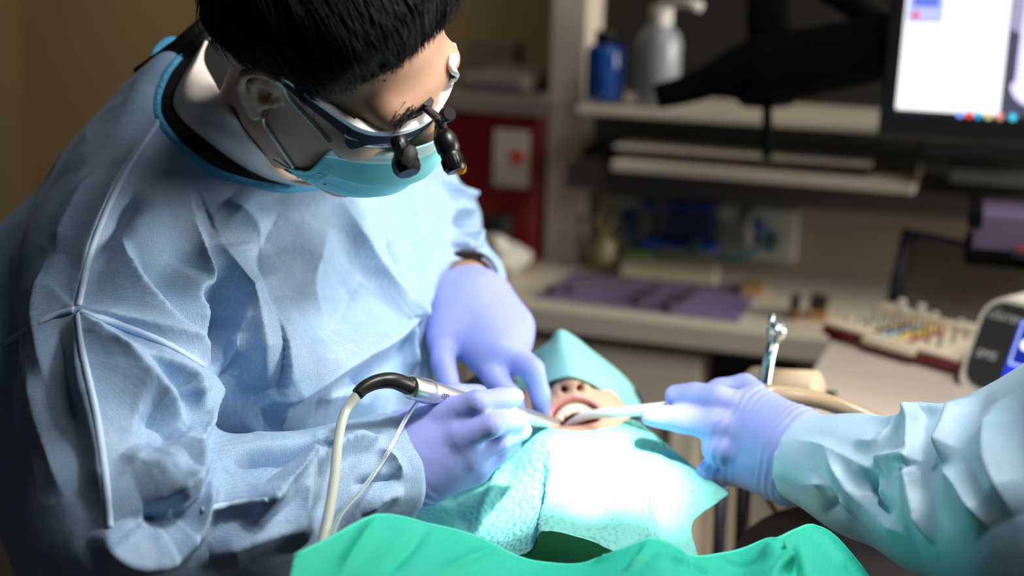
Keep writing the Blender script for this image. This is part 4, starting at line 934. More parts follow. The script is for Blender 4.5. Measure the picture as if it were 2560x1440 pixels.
M_drill = mat('drill_steel', (.45, .43, .40), .3, metal=1); M_gold = mat('drill_gold', (.55, .36, .10), .3, metal=1)
def drill(x, y, hgt, r, mt, mt2, lab, grp, base):
    t_ = thing('drill_bit', kit(x, y, .0255), lab, 'drill bit', grp)
    if base == 'tip':
        MB(KM).lathe([(r * .9, .0255), (r * .9, .0255 + hgt * .45), (r * .45, .0255 + hgt * .5), (r * .45, .0255 + hgt)], (x, y, 0), (0, 0, 1), 10).build('shank', mt, t_, auto=40)
    else:
        MB(KM).lathe([(r * 1.3, .0255), (r * 1.3, .0255 + hgt * .25), (r, .0255 + hgt * .3), (r * .8, .0255 + hgt * .8), (r * .2, .0255 + hgt)], (x, y, 0), (0, 0, 1), 10).build('shank', mt, t_, auto=40)
    MB(KM).lathe([(r * 1.5, .0253), (r * 1.6, .027), (r * 1.2, .0282)], (x, y, 0), (0, 0, 1), 10).build('collar', mt2, t_, auto=40)
rows_ = [(.022, 3, .010, M_drill, 'silver'), (.040, 5, .013, M_drill, 'silver'), (.058, 5, .015, M_drill, 'silver'), (.080, 6, .019, M_drill, 'purple'), (.098, 6, .017, M_gold, 'blue'), (.116, 6, .017, M_gold, 'yellow'), (.136, 6, .018, M_gold, 'red'), (.158, 3, .014, M_drill, 'grey'), (.176, 3, .02, M_drill, 'grey')]
cnames = {'silver': 'steel', 'grey': 'dark steel'}
ORD = ['frontmost', 'second from front', 'third from front', 'fourth from front', 'fifth from front', 'rearmost']
for ri, (x, n, hgt, mt, cn) in enumerate(rows_):
    lab = {0: 'short steel drill bit in the outermost left row of the kit', 1: 'steel drill bit in the second row from the kit\'s left', 2: 'steel drill bit in the third row from the kit\'s left', 7: 'steel part standing just right of the red row in the kit', 8: 'steel part standing near the motor unit in the kit'}.get(ri, 'upright drill bit standing in the %s strip of the kit' % cn)
    for k in range(n):
        y = YA + .006 + (YB - YA - .012) * k / (n - 1)
        drill(x, y, hgt * rng.uniform(.8, 1.15), .0020, mt, M_drill if ri < 3 else bpy.data.materials.get('silicone_' + cn, M_drill), ORD[k] + ' ' + lab, 'drill bits in row %d of the kit' % (ri + 1), 'tip' if k % 2 else 'b')
for k, x in enumerate((.045, .078)):
    e = MB(KM).box((x - .005, KD - .033, .030), (x + .005, KD - .026, .050), .0015).build('tray_clip', mat('clip_white', (.85, .82, .74), .5) if k == 0 else bpy.data.materials['clip_white'], kt, auto=40)
bars = MB(KM); bars.tube([(.05, KD - .016, .0365), (.10, KD - .016, .0365)], .0025, 8); r1 = bars.build('ratchet_wrench', M_drill, None, True); tag(r1, 'steel wrench lying at the back of the drill kit tray', 'wrench')
bars = MB(KM); bars.tube([(.105, KD - .020, .0365), (.145, KD - .020, .0365)], .002, 8); r1 = bars.build('torque_driver', M_drill, None, True); tag(r1, 'short steel driver at the kit\'s back beside the wrench', 'driver')
for k in range(3):
    drill(.150 + .014 * k, KD - .05, .012, .0024, M_drill, M_drill, ('leftmost', 'middle', 'rightmost')[k] + ' small steel driver in the back right row of the kit', 'drivers in the back right row', 'b')

# motor unit with tilted dark face
su_ = thing('motor_unit', K(2480, 975, TZ), 'white surgical motor unit with dark rounded front and blue screen', 'motor unit')
ft = math.radians(24); fup = ky * math.sin(ft) + np.array([0, 0, 1]) * math.cos(ft); fo = K(2400, 962, TZ) + np.array([0, 0, .006])
UM = np.eye(4); UM[:3, 0] = kx; UM[:3, 1] = fup; UM[:3, 2] = np.cross(kx, fup); UM[:3, 3] = fo
def rrect(x0, y0, x1, y1, r, n=6, rbr=None):
    P = []
    for (cx, cy, a0, rr) in ((x1 - r, y1 - r, 0, r), (x0 + r, y1 - r, 90, r), (x0 + r, y0 + r, 180, r), (x1 - r, y0 + r, 270, r)):
        for k in range(n + 1): t = math.radians(a0 + 90 * k / n); P.append((cx + rr * math.cos(t), cy + rr * math.sin(t)))
    return P
FWd, FH = .24, .118
M_uw = mat('unit_white', (.72, .68, .58), .4); M_ud = mat('unit_charcoal', (.035, .034, .032), .4)
m = MB(UM); out_ = rrect(-.004, -.020, FWd, FH + .002, .034); m.add([(x, y, 0) for x, y in out_] + [(x * .98 + .002, y * .98, .004) for x, y in out_] , [[i, (i + 1) % 28, 28 + (i + 1) % 28, 28 + i] for i in range(28)] + [list(range(28, 56))])
V2 = [(x, y, 0) for x, y in out_]; backs = []
for x, y in out_:
    p = fo + kx * x + fup * y; zb = max(p[2], TZ + .004); q = p + ky * .16; q[2] = max(TZ + .006, min(p[2] + .01, TZ + .11)); backs.append(q)
inv = np.linalg.inv(UM); backs = [(inv[:3, :3] @ (q - fo)) for q in backs]
m.add(V2 + [tuple(q) for q in backs], [[28 + i, 28 + (i + 1) % 28, (i + 1) % 28, i] for i in range(28)] + [[28 + i for i in range(28)]])
m.build('housing', M_uw, su_, auto=35)
MB(UM).prism(rrect(.004, -.002, FWd - .006, FH - .006, .026), .0012, (0, 0, .0042), (1, 0, 0), (0, 1, 0)).build('front_panel', M_ud, su_)
MB(UM).box((.004, .0600, .0054), (.054, .0607, .0057)).build('groove', mat('groove_black', (.008, .008, .008), .5), su_)
scr = MB(UM).prism(rrect(.056, .014, .20, .096, .004), .0008, (0, 0, .0055), (1, 0, 0), (0, 1, 0)).build('screen', mat('screen_blue', (.01, .02, .2), .2, emit=((.02, .06, .75), .9)), su_)
MB(UM).prism(rrect(.059, .036, .087, .094, .003), .0004, (0, 0, .0064), (1, 0, 0), (0, 1, 0)).build('screen_tile', mat('screen_tile', (.3, .4, .8), .2, emit=((.45, .62, 1.0), 1.0)), scr)
MB(UM).prism(rrect(.0615, .039, .0845, .092, .003), .0003, (0, 0, .0069), (1, 0, 0), (0, 1, 0)).build('screen_tile', mat('screen_tile_dark', (.01, .02, .2), .2, emit=((.01, .02, .30), .9)), scr)
MB(UM).lathe([(.001, .0070), (.0075, .0072), (.001, .0076)], (.074, .065, 0), (0, 0, 1), 16).build('screen_icon', mat('screen_icon', (.9, .9, 1), .2, emit=((.75, .85, 1.0), 1.2)), scr)
MB(UM).prism(rrect(.090, .036, .140, .094, .003), .0004, (0, 0, .0064), (1, 0, 0), (0, 1, 0)).build('screen_tile', mat('screen_violet', (.3, .2, .8), .2, emit=((.30, .22, .85), 1.0)), scr)
MB(UM).prism([(.085, .020), (.105, .020), (.105, .028), (.095, .028)], .0004, (0, 0, .0064), (1, 0, 0), (0, 1, 0)).build('screen_tile', mat('screen_red', (.8, .1, .1), .2, emit=((.9, .06, .08), 1.0)), scr)
M_ltr = mat('lettering_grey', (.62, .62, .60), .5)
for s_, x, y, sz in (('OSSTEM', .035, .092, .0125), ('®', .0615, .097, .006), ('SMS', .026, .040, .0155)):
    me = text_mesh(s_, sz); sh_ = Matrix(((1.12, .22, 0, 0), (0, 1, 0, 0), (0, 0, 1, 0), (0, 0, 0, 1)))
    me.transform(sh_); me.transform(Matrix.Translation((x, y, .0056))); me.transform(Matrix(UM.tolist())); o = link('lettering', me, M_ltr, su_, False)
MB(UM).tube([(.0195, .1000, .0058), (.0255, .1015, .0058)], .0006, 6).build('lettering', M_ltr, su_)
MB().lathe([(.016, 0), (.018, .006), (.012, .01)], K(2420, 955, TZ), (0, 0, 1), 16).build('foot', mat('rubber', (.05, .035, .025), .6), su_, True)

# upright air syringe in its holder
ay = thing('air_water_syringe', U(1912, 985, 1.56), 'chrome air-water syringe standing upright behind the gloved hand', 'syringe')
M_chr = mat('chrome_teal', (.42, .52, .52), .18, metal=1.0)
sp_ = spline(UL([(1908, 1000, 1.56), (1912, 960, 1.56), (1922, 900, 1.565), (1934, 855, 1.57), (1940, 835, 1.57)]), 24)
MB().tube(sp_, np.r_[np.linspace(.0075, .0062, 18), np.linspace(.0066, .0098, 6)], 16).build('barrel', M_chr, ay, True)
MB().tube(UL([(1938, 843, 1.57), (1944, 826, 1.57), (1950, 812, 1.57)]), [.0098, .0105, .0085], 16).build('head', bpy.data.materials['steel'], ay, True)
MB().tube(UL([(1930, 830, 1.572), (1930, 806, 1.572), (1932, 786, 1.572)]), [.0065, .0045, .0032], 12).build('nozzle', M_chr, ay, True)
for x in (1940, 1957): MB().lathe([(.001, 0), (.0028, .0005), (.0030, .003), (.001, .0035)], U(x, 806, 1.56), CB, 10).build('button', bpy.data.materials['steel'], ay, auto=40)
MB().tube(UL([(1921, 915, 1.556), (1930, 880, 1.562)]), .0028, 8).build('lever', mat('lever_teal', (.10, .42, .42), .3, metal=.6), ay, True)
h_ = MB(); h_.tube(UL([(1885, 962, 1.66), (1950, 975, 1.63), (2040, 975, 1.60)]), [.022, .024, .022], 14); ho = h_.build('instrument_holder', mat('holder_tan', (.52, .40, .26), .5), None, True); tag(ho, 'tan plastic instrument holder on the edge of the tray table', 'holder')
# ================================================================== ROOM AND COUNTER WALL
e1 = np.array([math.cos(math.radians(17.5)), -math.sin(math.radians(17.5)), 0]); e2 = np.array([math.sin(math.radians(17.5)), math.cos(math.radians(17.5)), 0])
CZ = .88
WB = K(1760, 655, CZ)                         # foot of the back wall on the counter
def wc_(P): 
    d = np.asarray(P) - WB * [1, 1, 0]; return np.array([d @ e1, -(d @ e2), d[2]])
def B(px, py, off): return wc_(ray_plane(px, py, WB - e2 * off, e2))
WM = np.eye(4); WM[:3, 0] = e1; WM[:3, 1] = -e2; WM[:3, 2] = [0, 0, 1]; WM[:3, 3] = WB * [1, 1, 0]
front = wc_(K(1600, 797, CZ))[1]
print('COUNTER depth', front)
def wbox(lo, hi, bev=0.0, m=None): 
    lo = np.array(lo, float); hi = np.array(hi, float); return (m or MB(WM)).box(np.minimum(lo, hi), np.maximum(lo, hi), bev)
def pbox(px0, py0, px1, py1, off, depth, bev=.003, m=None):
    """box whose front face, off metres before the wall, spans the given pixels"""
    a = B(px0, py0, off); b = B(px1, py1, off); return wbox((a[0], off - depth, a[2]), (b[0], off, b[2]), bev, m)
M_wall = mat('wall_beige', (.34, .29, .21), .8, bump=[('noise', 80, .1, .002)]); M_brown = mat('wall_brown', (.34, .25, .12), .8)
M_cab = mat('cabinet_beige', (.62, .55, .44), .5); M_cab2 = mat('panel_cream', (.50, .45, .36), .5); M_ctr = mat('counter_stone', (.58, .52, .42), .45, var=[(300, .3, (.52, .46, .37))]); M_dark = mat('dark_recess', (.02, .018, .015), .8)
def struct(o): o['kind'] = 'structure'; return o
aL = B(1372, 300, .02)[0]
struct(MB(WM).box((aL, -.06, 0), (3.0, 0, 2.7)).build('wall_back', M_wall))
struct(MB(WM).box((-3.6, -.46, 0), (aL, -.40, 2.7)).build('wall_left', M_brown))
struct(MB(WM).box((B(33, 100, -.39)[0] - 1.2, -.40, 0), (B(36, 100, -.39)[0], -.36, 2.7)).build('trim_1', mat('trim_tan', (.42, .32, .16), .8)))
struct(MB().box((-3, -1.5, -.05), (3.5, 5, 0)).build('floor', mat('floor_dark', (.05, .042, .035), .5)))
# --- partition panel
pa = B(1370, 300, .13); pb_ = B(1458, 300, .13)
pan = MB(WM).box((pa[0], 0, CZ), (pb_[0], .13, 2.4), .003).build('partition_panel', M_cab2); tag(pan, 'tall cream partition panel left of the shelves', 'panel')
# --- base cabinet: worktop, body, doors
wl = wc_(K(1200, 720, CZ))[0] - .35
ct = MB(WM).box((aL + .002, .002, CZ - .042), (2.2, front, CZ), .004).box((wl, -.38, CZ - .042), (aL, front, CZ), .004).build('worktop', M_ctr); tag(ct, 'long beige counter top along the back wall', 'worktop')
cb = thing('base_cabinet', WB * [1, 1, 0] - e2 * .3, 'beige base cabinet with doors under the long counter', 'cabinet')
kn0 = B(1752, 930, front - .03)[0]; kn1 = B(1995, 930, front - .03)[0]
MB(WM).box((wl, 0, .08), (kn0, front - .045, CZ - .06)).build('carcass', M_cab, cb)
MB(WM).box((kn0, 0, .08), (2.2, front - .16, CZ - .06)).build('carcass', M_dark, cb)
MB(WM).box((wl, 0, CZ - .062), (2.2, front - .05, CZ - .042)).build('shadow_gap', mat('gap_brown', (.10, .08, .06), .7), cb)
x = wl; dw = .42
for x0, x1 in ((wl, kn0 - .86), (kn0 - .855, kn0 - .43), (kn0 - .425, kn0)):
    d_ = MB(WM).box((x0 + .002, front - .045, .09), (x1 - .002, front - .025, CZ - .066), .002).build('door', M_cab, cb)
    MB(WM).box((x1 - .05, front - .025, .6), (x1 - .04, front - .005, .72), .002).build('handle', bpy.data.materials['steel'], d_)
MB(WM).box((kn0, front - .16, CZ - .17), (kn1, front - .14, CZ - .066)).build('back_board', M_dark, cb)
for x0, x1 in ((kn0 + .0, kn0 + .19), (kn0 + .195, kn0 + .46), (kn0 + .465, kn0 + .9)):
    d_ = MB(WM).box((x0 + .002, front - .16, .09), (x1 - .002, front - .135, CZ - .17), .002).build('door', M_cab, cb)
MB(WM).box((kn1, front - .16, CZ - .17), (2.2, front - .04, CZ - .062), .002).build('drawer', M_cab, cb)
# --- shelf unit: back board, two shelves
shu = thing('wall_shelf_unit', WB * [1, 1, 0] + np.array([0, 0, 1.2]) - e2 * .1, 'beige wall shelf unit with upper shelf and pull-out board', 'shelf')
a = B(1440, 262, .26); a2 = B(1445, 285, .26)
MB(WM).box((pb_[0], 0, a[2] - .02), (1.6, .012, 2.3)).build('back_board', mat('niche_shade_dark', (.022, .020, .017), .9, spec=.1), shu)  # shade of the niche is put into this board's near-black colour
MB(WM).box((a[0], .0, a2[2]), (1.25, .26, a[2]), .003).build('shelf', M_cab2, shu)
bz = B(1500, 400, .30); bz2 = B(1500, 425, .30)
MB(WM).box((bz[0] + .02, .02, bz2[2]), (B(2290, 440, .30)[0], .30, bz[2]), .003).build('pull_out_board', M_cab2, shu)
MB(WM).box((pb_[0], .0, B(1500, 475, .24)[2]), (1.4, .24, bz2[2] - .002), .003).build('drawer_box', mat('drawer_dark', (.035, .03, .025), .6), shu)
MB(WM).box((pb_[0], .0, bz2[2]), (1.4, .05, a2[2])).build('back_board', mat('niche_shade_mid', (.10, .09, .07), .8), shu)  # board coloured darker to stand in for shade below the shelf
MB(WM).box((pb_[0], .0, 2.02), (1.8, .42, 2.3), .003).build('added_shade_cupboard', M_cab2, shu)  # unseen cupboard above the frame, added to shade the shelves
kbd = pbox(1530, 372, 2180, 412, .27, .13, .004).build('keyboard', mat('keyboard_beige', (.44, .40, .32), .6)); tag(kbd, 'flat beige keyboard on the pull-out board below the shelf', 'keyboard')
for i_ in range(3):
    pass
# --- bottles
def bottle(px, py0, py1, wpx, off, prof, m, cap, capm, label, name='bottle'):
    c = B(px, py1, off); t_ = B(px, py0, off); s_ = abs(B(px + wpx / 2, py1, off)[0] - c[0]); h_ = t_[2] - c[2]
    th = thing(name, WM[:3, :3] @ c + WM[:3, 3], label, 'bottle')
    MB(WM).lathe([(r * s_, z * h_) for r, z in prof], c, (0, 0, 1), 24).build('body', m, th, auto=50)
    MB(WM).lathe([(r * s_, z * h_) for r, z in cap], c, (0, 0, 1), 24).build('cap', capm, th, auto=40)
    return th, c, s_, h_
bottle(1512, 75, 248, 98, .20, [(.9, 0), (1, .03), (1, .68), (.9, .76), (.55, .82)], mat('blue_liquid', (.008, .06, .28), .15), [(.6, .80), (.62, .81), (.62, .98), (.5, 1.0)], mat('cap_black2', (.01, .01, .012), .4), 'squat blue bottle with black cap on the upper shelf')
th, c, s_, h_ = bottle(1642, 15, 252, 108, .20, [(.9, 0), (1, .02), (1, .62), (.86, .72), (.5, .80), (.45, .82)], mat('milky_plastic', (.30, .33, .36), .35, trans=.3), [(.5, .80), (.52, .81), (.52, .99), (.4, 1.0)], mat('cap_white2', (.62, .60, .54), .5), 'tall translucent pump bottle with white cap on the upper shelf')
MB(WM).tube([c + np.array([0, 0, h_ * .98]), c + np.array([.0, 0, h_ * 1.05]), c + np.array([.05, .02, h_ * 1.05]), c + np.array([.075, .03, h_ * 1.02])], .009, 10).build('pump_nozzle', bpy.data.materials['cap_white2'], th, True)
# --- sharps container on the left counter
sx0 = B(1128, 560, .18); sx1 = B(1345, 290, .18)
sh_ = thing('sharps_container', WM[:3, :3] @ np.array([(sx0[0] + sx1[0]) / 2, .1, CZ]) + WM[:3, 3], 'dark red sharps container with pale lid behind the dentist', 'container')
MB(WM).add([(x + (.01 if z < 1 else 0) * (1 if x < 0 else -1) * 0, y, z) for x, y, z in [(sx0[0], -.1, CZ), (sx1[0] - .005, -.1, CZ), (sx1[0] - .005, .18, CZ), (sx0[0], .18, CZ), (sx0[0] - .02, -.1, sx1[2]), (sx1[0] + .005, -.1, sx1[2]), (sx1[0] + .005, .19, sx1[2]), (sx0[0] - .02, .19, sx1[2])]], [[0, 1, 2, 3], [4, 5, 6, 7], [0, 1, 5, 4], [1, 2, 6, 5], [2, 3, 7, 6], [3, 0, 4, 7]]).build('bin', mat('sharps_red', (.14, .006, .006), .35), sh_)
MB(WM).box((sx0[0] - .03, -.11, sx1[2]), (sx1[0] + .012, .20, sx1[2] + .035), .006).box((sx0[0] - .0, -.08, sx1[2] + .035), (sx1[0] - .03, .16, sx1[2] + .07), .012).build('lid', mat('lid_pale', (.22, .18, .17), .4), sh_)
lb0 = B(1236, 322, .195); lb1 = B(1318, 470, .195)
lab = MB(WM).box((lb0[0], .188, lb1[2]), (lb1[0], .195, lb0[2])).build('label_sheet', mat('label_paper', (.42, .38, .33), .7), sh_)
MB(WM).lathe([(.015, 0), (.015, .0015), (.001, .0018)], ((lb0[0] + lb1[0]) / 2 + .012, .195, B(1285, 392, .195)[2]), (0, 1, 0), 18).build('hazard_dot', mat('dot_red', (.55, .05, .02), .6), lab)
bxo = pbox(1165, 100, 1288, 180, -.30, .06).build('wall_notice', mat('notice_tan', (.20, .17, .12), .8)); tag(bxo, 'pale tan notice board on the dark wall above the sharps container', 'notice')
# crumpled white gauze and black strap by the elbow
gz = body('gauze_bundle', field([('u', cone(WM[:3, :3] @ wc_(K(1225, 650, CZ + .02)) + WM[:3, 3], WM[:3, :3] @ wc_(K(1240, 610, CZ + .08)) + WM[:3, 3], .035, .02), 0), ('u', cone(K(1240, 650, CZ + .03), K(1310, 640, CZ + .03), .03, .015), .02)]), *bounds([K(1240, 640, CZ + .04), K(1310, 640, CZ + .03), K(1250, 600, CZ + .09)], .08), .006, mat('gauze_white', (.55, .53, .47), .85), None, 2, lambda V: fbm(V, 75, 4, 3) * .014)
tag(gz, 'crumpled white gauze bundle on the counter beside the dentist\'s elbow', 'gauze')
bk = pbox(1200, 540, 1265, 600, .26, .06, .01).build('black_case', mat('case_black', (.006, .006, .006), .5)); tag(bk, 'small black case in front of the red sharps container', 'case')
# --- nitrous panel on the wall
np_ = thing('gas_panel', WM[:3, :3] @ B(1745, 570, .04) + WM[:3, 3], 'white wall panel with blue flow meter unit and tubing', 'gas panel')
pbox(1512, 486, 1985, 662, .03, .03, .006).build('plate', mat('plate_white', (.50, .52, .46), .5), np_)
M_bl = mat('unit_blue', (.008, .06, .42), .3); M_dbl = mat('unit_navy', (.004, .012, .06), .3); M_gm = mat('knob_green', (.006, .06, .03), .4); M_cy = mat('meter_grey', (.28, .27, .24), .4)
pbox(1662, 518, 1780, 602, .10, .07, .004).build('flow_meter', M_dbl, np_)
pbox(1656, 512, 1786, 524, .105, .075, .003).build('meter_frame', M_bl, np_)
pbox(1600, 600, 1784, 634, .11, .08, .004).build('manifold', M_bl, np_)
pbox(1722, 600, 1748, 640, .125, .03, .004).build('selector', M_gm, np_)
for px0, py0, px1, py1 in ((1612, 520, 1632, 598), (1852, 540, 1880, 620)):
    a = B((px0 + px1) / 2, py1, .07); b = B((px0 + px1) / 2, py0, .07); MB(WM).tube([a, b], .012, 12).build('gauge_tube', M_cy, np_, True)
    MB(WM).lathe([(.015, 0), (.015, .012), (.006, .016)], b, (0, 0, 1), 14).build('gauge_cap', M_gm if px0 > 1700 else M_bl, np_, auto=40)
for px, py, m_, r_ in ((1555, 558, M_cy, .018), (1575, 535, M_bl, .012), (1928, 600, M_gm, .018), (1900, 565, M_bl, .013)):
    MB(WM).lathe([(.003, 0), (r_, .004), (r_, .03), (r_ * .7, .036)], B(px, py, .03), (0, 1, 0), 16).build('knob', m_, np_, auto=40)
MB(WM).tube(spline([B(1575, 545, .06), B(1580, 590, .07), B(1600, 625, .08), B(1640, 632, .08)], 20), .006, 8).build('tubing', mat('tube_blue', (.03, .16, .42), .4), np_, True)
MB(WM).tube(spline([B(1790, 640, .08), B(1840, 640, .08), B(1885, 630, .07), B(1910, 600, .06), B(1900, 570, .06)], 24), .007, 8).build('tubing', mat('tube_teal', (.05, .17, .20), .4), np_, True)
# --- things on the counter
def kbox(pts, z0, z1, bev, name, m, label, cat, parent=None):
    """prism standing on the counter over four counter-plane pixels"""
    P = [K(x, y, CZ) for x, y in pts]; q = MB(); q.prism([(p[0], p[1]) for p in P], z1 - z0, (0, 0, z0), (1, 0, 0), (0, 1, 0)); o = q.build(name, m, parent)
    if bev: b = o.modifiers.new('bevel', 'BEVEL'); b.width = bev
    if label: tag(o, label, cat)
    return o
mt_ = kbox([(1335, 745), (1440, 682), (1905, 720), (1845, 808)], CZ, CZ + .003, 0, 'instrument_mat', mat('mat_violet', (.17, .12, .24), .8), 'violet paper mat on the counter with instruments laid on it', 'mat')
M_ins = mat('instrument_dark', (.05, .04, .045), .35, metal=.5)
for k, (p, q, r_, lab) in enumerate((((1420, 722), (1575, 700), .007, 'slim dark instrument lying at the back left of the violet mat'), ((1590, 752), (1650, 712), .008, 'dark instrument in the middle of the violet mat'), ((1668, 770), (1740, 722), .010, 'thick black instrument at the right of the violet mat'), ((1370, 724), (1392, 718), .008, 'small dark red piece at the violet mat\'s left corner'))):
    a = K(*p, CZ + .011); b = K(*q, CZ + .011); e = MB(); e.tube(spline([a, a * .6 + b * .4, b], 12), np.linspace(r_, r_ * .5, 12), 10); tag(e.build('hand_instrument', M_ins, None, True), lab, 'instrument')
bx_ = kbox([(1548, 700), (1552, 672), (1795, 690), (1790, 722)], CZ + .004, CZ + .022, .003, 'low_box', mat('box_sand', (.46, .40, .27), .7), 'low sand coloured box below the gas panel', 'box')
gn = kbox([(1560, 668), (1566, 655), (1625, 660), (1622, 674)], CZ, CZ + .034, .003, 'green_sponge', mat('sponge_green', (.10, .22, .03), .9), 'small green sponge behind the sand coloured box', 'sponge')
jr = thing('brush_jar', K(1500, 665, CZ), 'jar of yellowish brushes in the corner by the partition', 'jar')
MB().lathe([(.028, 0), (.03, .01), (.03, .055), (.027, .06)], K(1500, 668, CZ), (0, 0, 1), 20).build('jar', mat('jar_olive', (.20, .16, .07), .4), jr, True)
for k in range(9):
    o_ = K(1500, 668, CZ); t_ = rng.uniform(-1, 1, 2) * .025; MB().tube([o_ + [0, 0, .03], o_ + [t_[0], t_[1], .08 + rng.uniform(0, .03)]], [.003, .005], 6).build('brush', mat('brush_olive', (.26, .22, .08), .8) if k == 0 else bpy.data.materials['brush_olive'], jr, True)
MB().tube([K(1500, 668, CZ) + [0, 0, .05], K(1500, 668, CZ) + [-.005, 0, .17]], .004, 6).build('brush', bpy.data.materials['brush_olive'], jr, True)
orr = kbox([(1850, 745), (1858, 715), (1912, 718), (1908, 748)], CZ + .003, CZ + .012, .002, 'orange_pouch', mat('pouch_orange', (.34, .19, .08), .7), 'small orange pouch at the mat\'s far right corner', 'pouch')
for k, (x0, x1, lab) in enumerate(((1972, 1996, 'small black and orange block standing left on the counter'), (2020, 2066, 'wider black and orange block next to the small one'))):
    t_ = thing('holder_block', K((x0 + x1) / 2, 795, CZ), lab, 'block')
    kbox([(x0, 800), (x0 + 3, 782), (x1 + 3, 786), (x1, 804)], CZ, CZ + .016, .001, 'foot', mat('block_orange', (.38, .17, .05), .6), None, None, t_)
    kbox([(x0, 799), (x0 + 3, 783), (x1 + 3, 787), (x1, 803)], CZ + .016, CZ + .036, .002, 'upper', mat('block_black', (.012, .011, .01), .5), None, None, t_)
# --- monitor on its arm
mn = thing('monitor', U(2450, 500, 2.05), 'black monitor showing a white window and a grey dental x-ray', 'monitor')
so_ = U(2238, 283, 2.02); MM = np.eye(4); MM[:3, 0] = e1; mz = np.array([0, 0, 1.0]) * .995 + e2 * .10; mz /= np.linalg.norm(mz); MM[:3, 1] = mz; MM[:3, 2] = np.cross(e1, mz); MM[:3, 3] = so_
M_bez = mat('bezel_black', (.004, .004, .004), .4)
MB(MM).box((-.022, -.035, -.05), (.55, .34, -.002), .006).build('housing', M_bez, mn)
def flat(n, x0, y0, x1, y1, z, m): return MB(MM).box((x0, y0, z), (x1, y1, z + .0008)).build(n, m, scr2 if n != 'screen' else mn)
em = lambda n, c, s: mat(n, c, .4, emit=(c, s))
scr2 = flat('screen', 0, 0, .53, .32, -.002, em('scr_dark', (.012, .013, .025), 1))
flat('window', 0.0, .006, .140, .32, -.001, em('scr_white', (.88, .87, .93), .95))
flat('window_header', .004, .128, .052, .32, 0, em('scr_lilac', (.40, .45, .85), .9)); flat('image_tile', .010, .150, .045, .32, .0008, em('scr_blue', (.10, .16, .60), .9))
flat('marker', .010, .133, .020, .142, .0016, em('scr_redd', (.7, .08, .08), .9)); flat('caption', .022, .103, .042, .111, 0, em('scr_grey', (.62, .60, .66), .9)); flat('caption', .046, .103, .056, .110, 0, em('scr_pink', (.80, .45, .62), .9))
xr = flat('x_ray', .141, .006, .53, .32, -.001, em('scr_xray', (.05, .05, .09), 1))
def blob(pts, z, m): MB(MM).prism(pts, .0006, (0, 0, z), (1, 0, 0), (0, 1, 0)).build('x_ray_shape', m, scr2)
blob([(.163 + .034 * math.cos(t) * (1 if math.sin(t) < 0 else .8) + .02, .055 + (.035 if math.sin(t) < 0 else .27) * math.sin(t)) for t in np.linspace(0, 2 * math.pi, 28, endpoint=False)], .0, em('scr_tooth', (.62, .60, .86), 1))
blob([(.1415, .125), (.165, .115), (.20, .11), (.20, .32), (.1415, .32)], -.0002, em('scr_root', (.26, .25, .38), 1))
for x_, c_ in ((.088, (.2, .35, .9)), (.100, (.8, .05, .05)), (.112, (.02, .35, .7)), (.126, (.6, .5, .2)), (.141, (.6, .25, .2)), (.158, (.05, .55, .8))):
    MB(MM).lathe([(.0008, 0), (.0052, .0003), (.001, .0008)], (x_, .0045, .0), (0, 0, 1), 12).build('taskbar_icon', em('ico%d' % int(x_ * 1000), c_, 1), scr2)
ma = thing('articulated_mount', U(1915, 390, 2.35), 'black articulated mount with vertical post in front of the shelves', 'mount')
M_arm = mat('arm_black', (.003, .003, .003), .9, spec=.08)
ap = MB(); ap.tube(UL([(1925, -120, 2.2), (1922, 60, 2.2), (1918, 150, 2.2)]), [.034, .034, .028], 18); ap.build('column', M_arm, ma, True)
ap = MB(); ap.tube(spline(UL([(1640, 242, 2.25), (1720, 222, 2.24), (1800, 195, 2.22), (1900, 175, 2.2), (2050, 150, 2.15), (2260, 110, 2.10)]), 30), np.r_[np.linspace(.022, .028, 10), np.linspace(.030, .066, 10), np.linspace(.06, .055, 10)], 16, flat=.9); ap.build('arm', M_arm, ma, True)
ap = MB(); ap.tube(UL([(1918, 150, 2.2), (1918, 235, 2.2), (1918, 262, 2.2)]), [.05, .055, .04], 18); ap.build('joint', M_arm, ma, True)
ap = MB(); ap.tube(UL([(1918, 250, 2.2), (1918, 396, 2.2)]), .008, 10); ap.build('post', M_arm, ma, True)
ap = MB(); ap.tube(UL([(2060, -30, 2.15), (2130, 10, 2.13), (2200, 60, 2.12)]), .02, 12); ap.build('cable', M_arm, ma, True)
bb = pbox(2300, 318, 2700, 418, .34, .25, .01).build('printer', mat('printer_black', (.006, .006, .006), .5)); tag(bb, 'black printer box under the monitor', 'printer')
b2 = pbox(2372, 418, 2700, 480, .30, .2, .005).build('drawer_tray', mat('tray_grey', (.10, .105, .10), .5)); tag(b2, 'dark grey drawer tray under the black printer', 'tray')
# purple glove box in black rack behind the kit lid
gb = thing('glove_box', U(2500, 620, 2.0), 'purple glove box in a black rack behind the kit lid', 'glove box')
q = MB(); P_ = UL([(2440, 525, 2.0), (2640, 545, 1.95)]); 
GM = np.eye(4); GM[:3, 0] = e1; GM[:3, 1] = -e2; GM[:3, 2] = [0, 0, 1]; GM[:3, 3] = U(2425, 640, 2.0)
MB(GM).box((.0, -.12, .0), (.24, .0, .062), .004).build('box', mat('box_violet', (.12, .085, .17), .7), gb); MB(GM).box((-.008, -.13, -.012), (.25, .006, .012), .004).box((-.008, -.13, .04), (.012, .004, .066), .003).build('rack', M_arm, gb)
MB(GM).box((.06, .0005, .012), (.24, .002, .022)).build('stripe', mat('stripe_red', (.35, .05, .03), .7), gb)
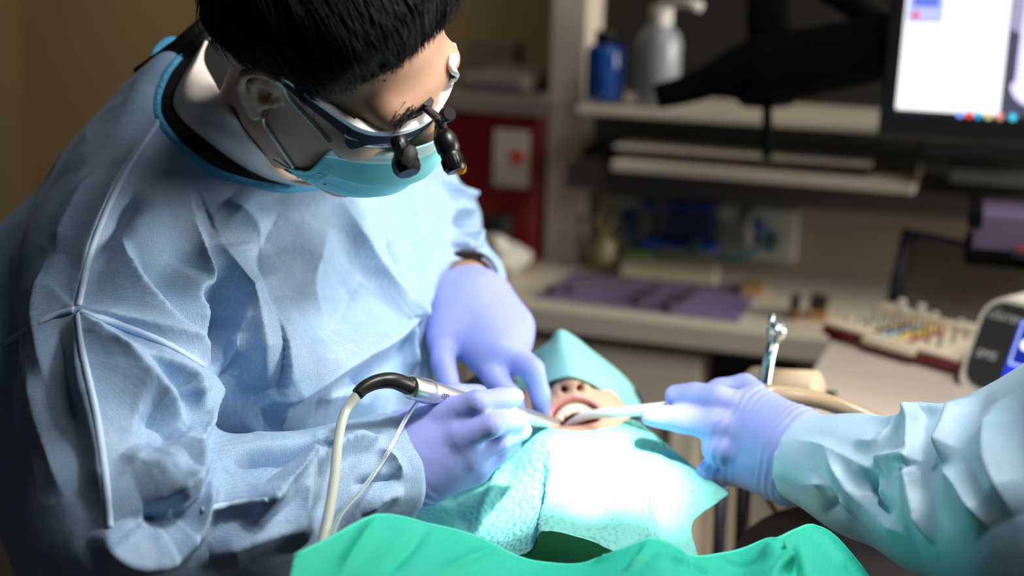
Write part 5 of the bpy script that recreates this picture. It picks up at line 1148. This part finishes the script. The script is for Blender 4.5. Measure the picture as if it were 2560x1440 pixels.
# poles and cables under the counter
for k, (x, y0, y1, d, r_, lab) in enumerate(((1795, 1205, 1420, 1.75, .008, 'slim dark blue-grey pole left of the two under the assistant\'s hand'), (1852, 1190, 1420, 1.75, .009, 'black pole right of the two under the assistant\'s hand'))):
    e = MB(); e.tube(UL([(x + 12, y0 - 80, d), (x, y1, d), (x - 20, y1 + 500, d)]), r_, 12); tag(e.build('support_pole', mat('pole%d' % k, ((.04, .045, .06), (.012, .012, .012))[k], .4, metal=.3), None, True), lab, 'pole')
e = MB(); e.tube(spline(UL([(1895, 1190, 1.7), (1915, 1240, 1.7), (1950, 1295, 1.68), (1995, 1340, 1.66), (2060, 1380, 1.64), (2140, 1400, 1.62)]), 30), .0032, 8); tag(e.build('cable', mat('cable_brown', (.12, .09, .055), .5), None, True), 'thin brown cable sagging below the assistant\'s cuff', 'cable')
# assistant's stool and dental chair
stl = thing('stool', U(2330, 1500, 1.5) * [1, 1, 0], 'black round stool under the assistant\'s arm', 'stool'); M_st = mat('stool_black', (.008, .007, .007), .5)
sc0 = U(2330, 1500, 1.45); MB().lathe([(.19, -.04), (.21, -.03), (.215, .0), (.20, .03), (.12, .04), (.01, .04)], sc0, (0, 0, 1), 36).build('seat', M_st, stl, True)
MB().tube([sc0 - [0, 0, .03], sc0 * [1, 1, 0] + [0, 0, .08]], .025, 14).build('column', bpy.data.materials['steel'], stl, True)
MB().lathe([(.20, .0), (.20, .03), (.05, .08)], sc0 * [1, 1, 0], (0, 0, 1), 24).build('base', M_st, stl, True)
dc = thing('dental_chair', PC * [1, 1, 0], 'navy padded dental chair the patient lies on', 'dental chair'); M_nv = mat('chair_navy', (.008, .010, .035), .4)
body('headrest', field([('u', cone(U(1200, 985, 1.60), U(1560, 1010, 1.66), .022, .022), 0), ('u', cone(U(1230, 1060, 1.58), U(1560, 1070, 1.62), .03, .03), .03)]), *bounds([U(1200, 985, 1.6), U(1560, 1070, 1.66)], .06), .006, M_nv, dc, 2)
body('backrest', field([('u', cone(U(1300, 1330, 1.62), U(1580, 1330, 1.62), .05, .05), 0), ('u', cone(U(1300, 1900, 1.50), U(1580, 1900, 1.50), .06, .06), .0), ('u', cone(U(1440, 1330, 1.62), U(1440, 1900, 1.50), .09, .1), .05)]), *bounds([U(1300, 1330, 1.62), U(1580, 1330, 1.62), U(1440, 1900, 1.5)], .12), .012, M_nv, dc, 2)
cp = U(1440, 1900, 1.55); MB().lathe([(.18, 0), (.18, .04), (.12, .08), (.1, cp[2] - .05)], cp * [1, 1, 0], (0, 0, 1), 28).build('base', M_st, dc, True)
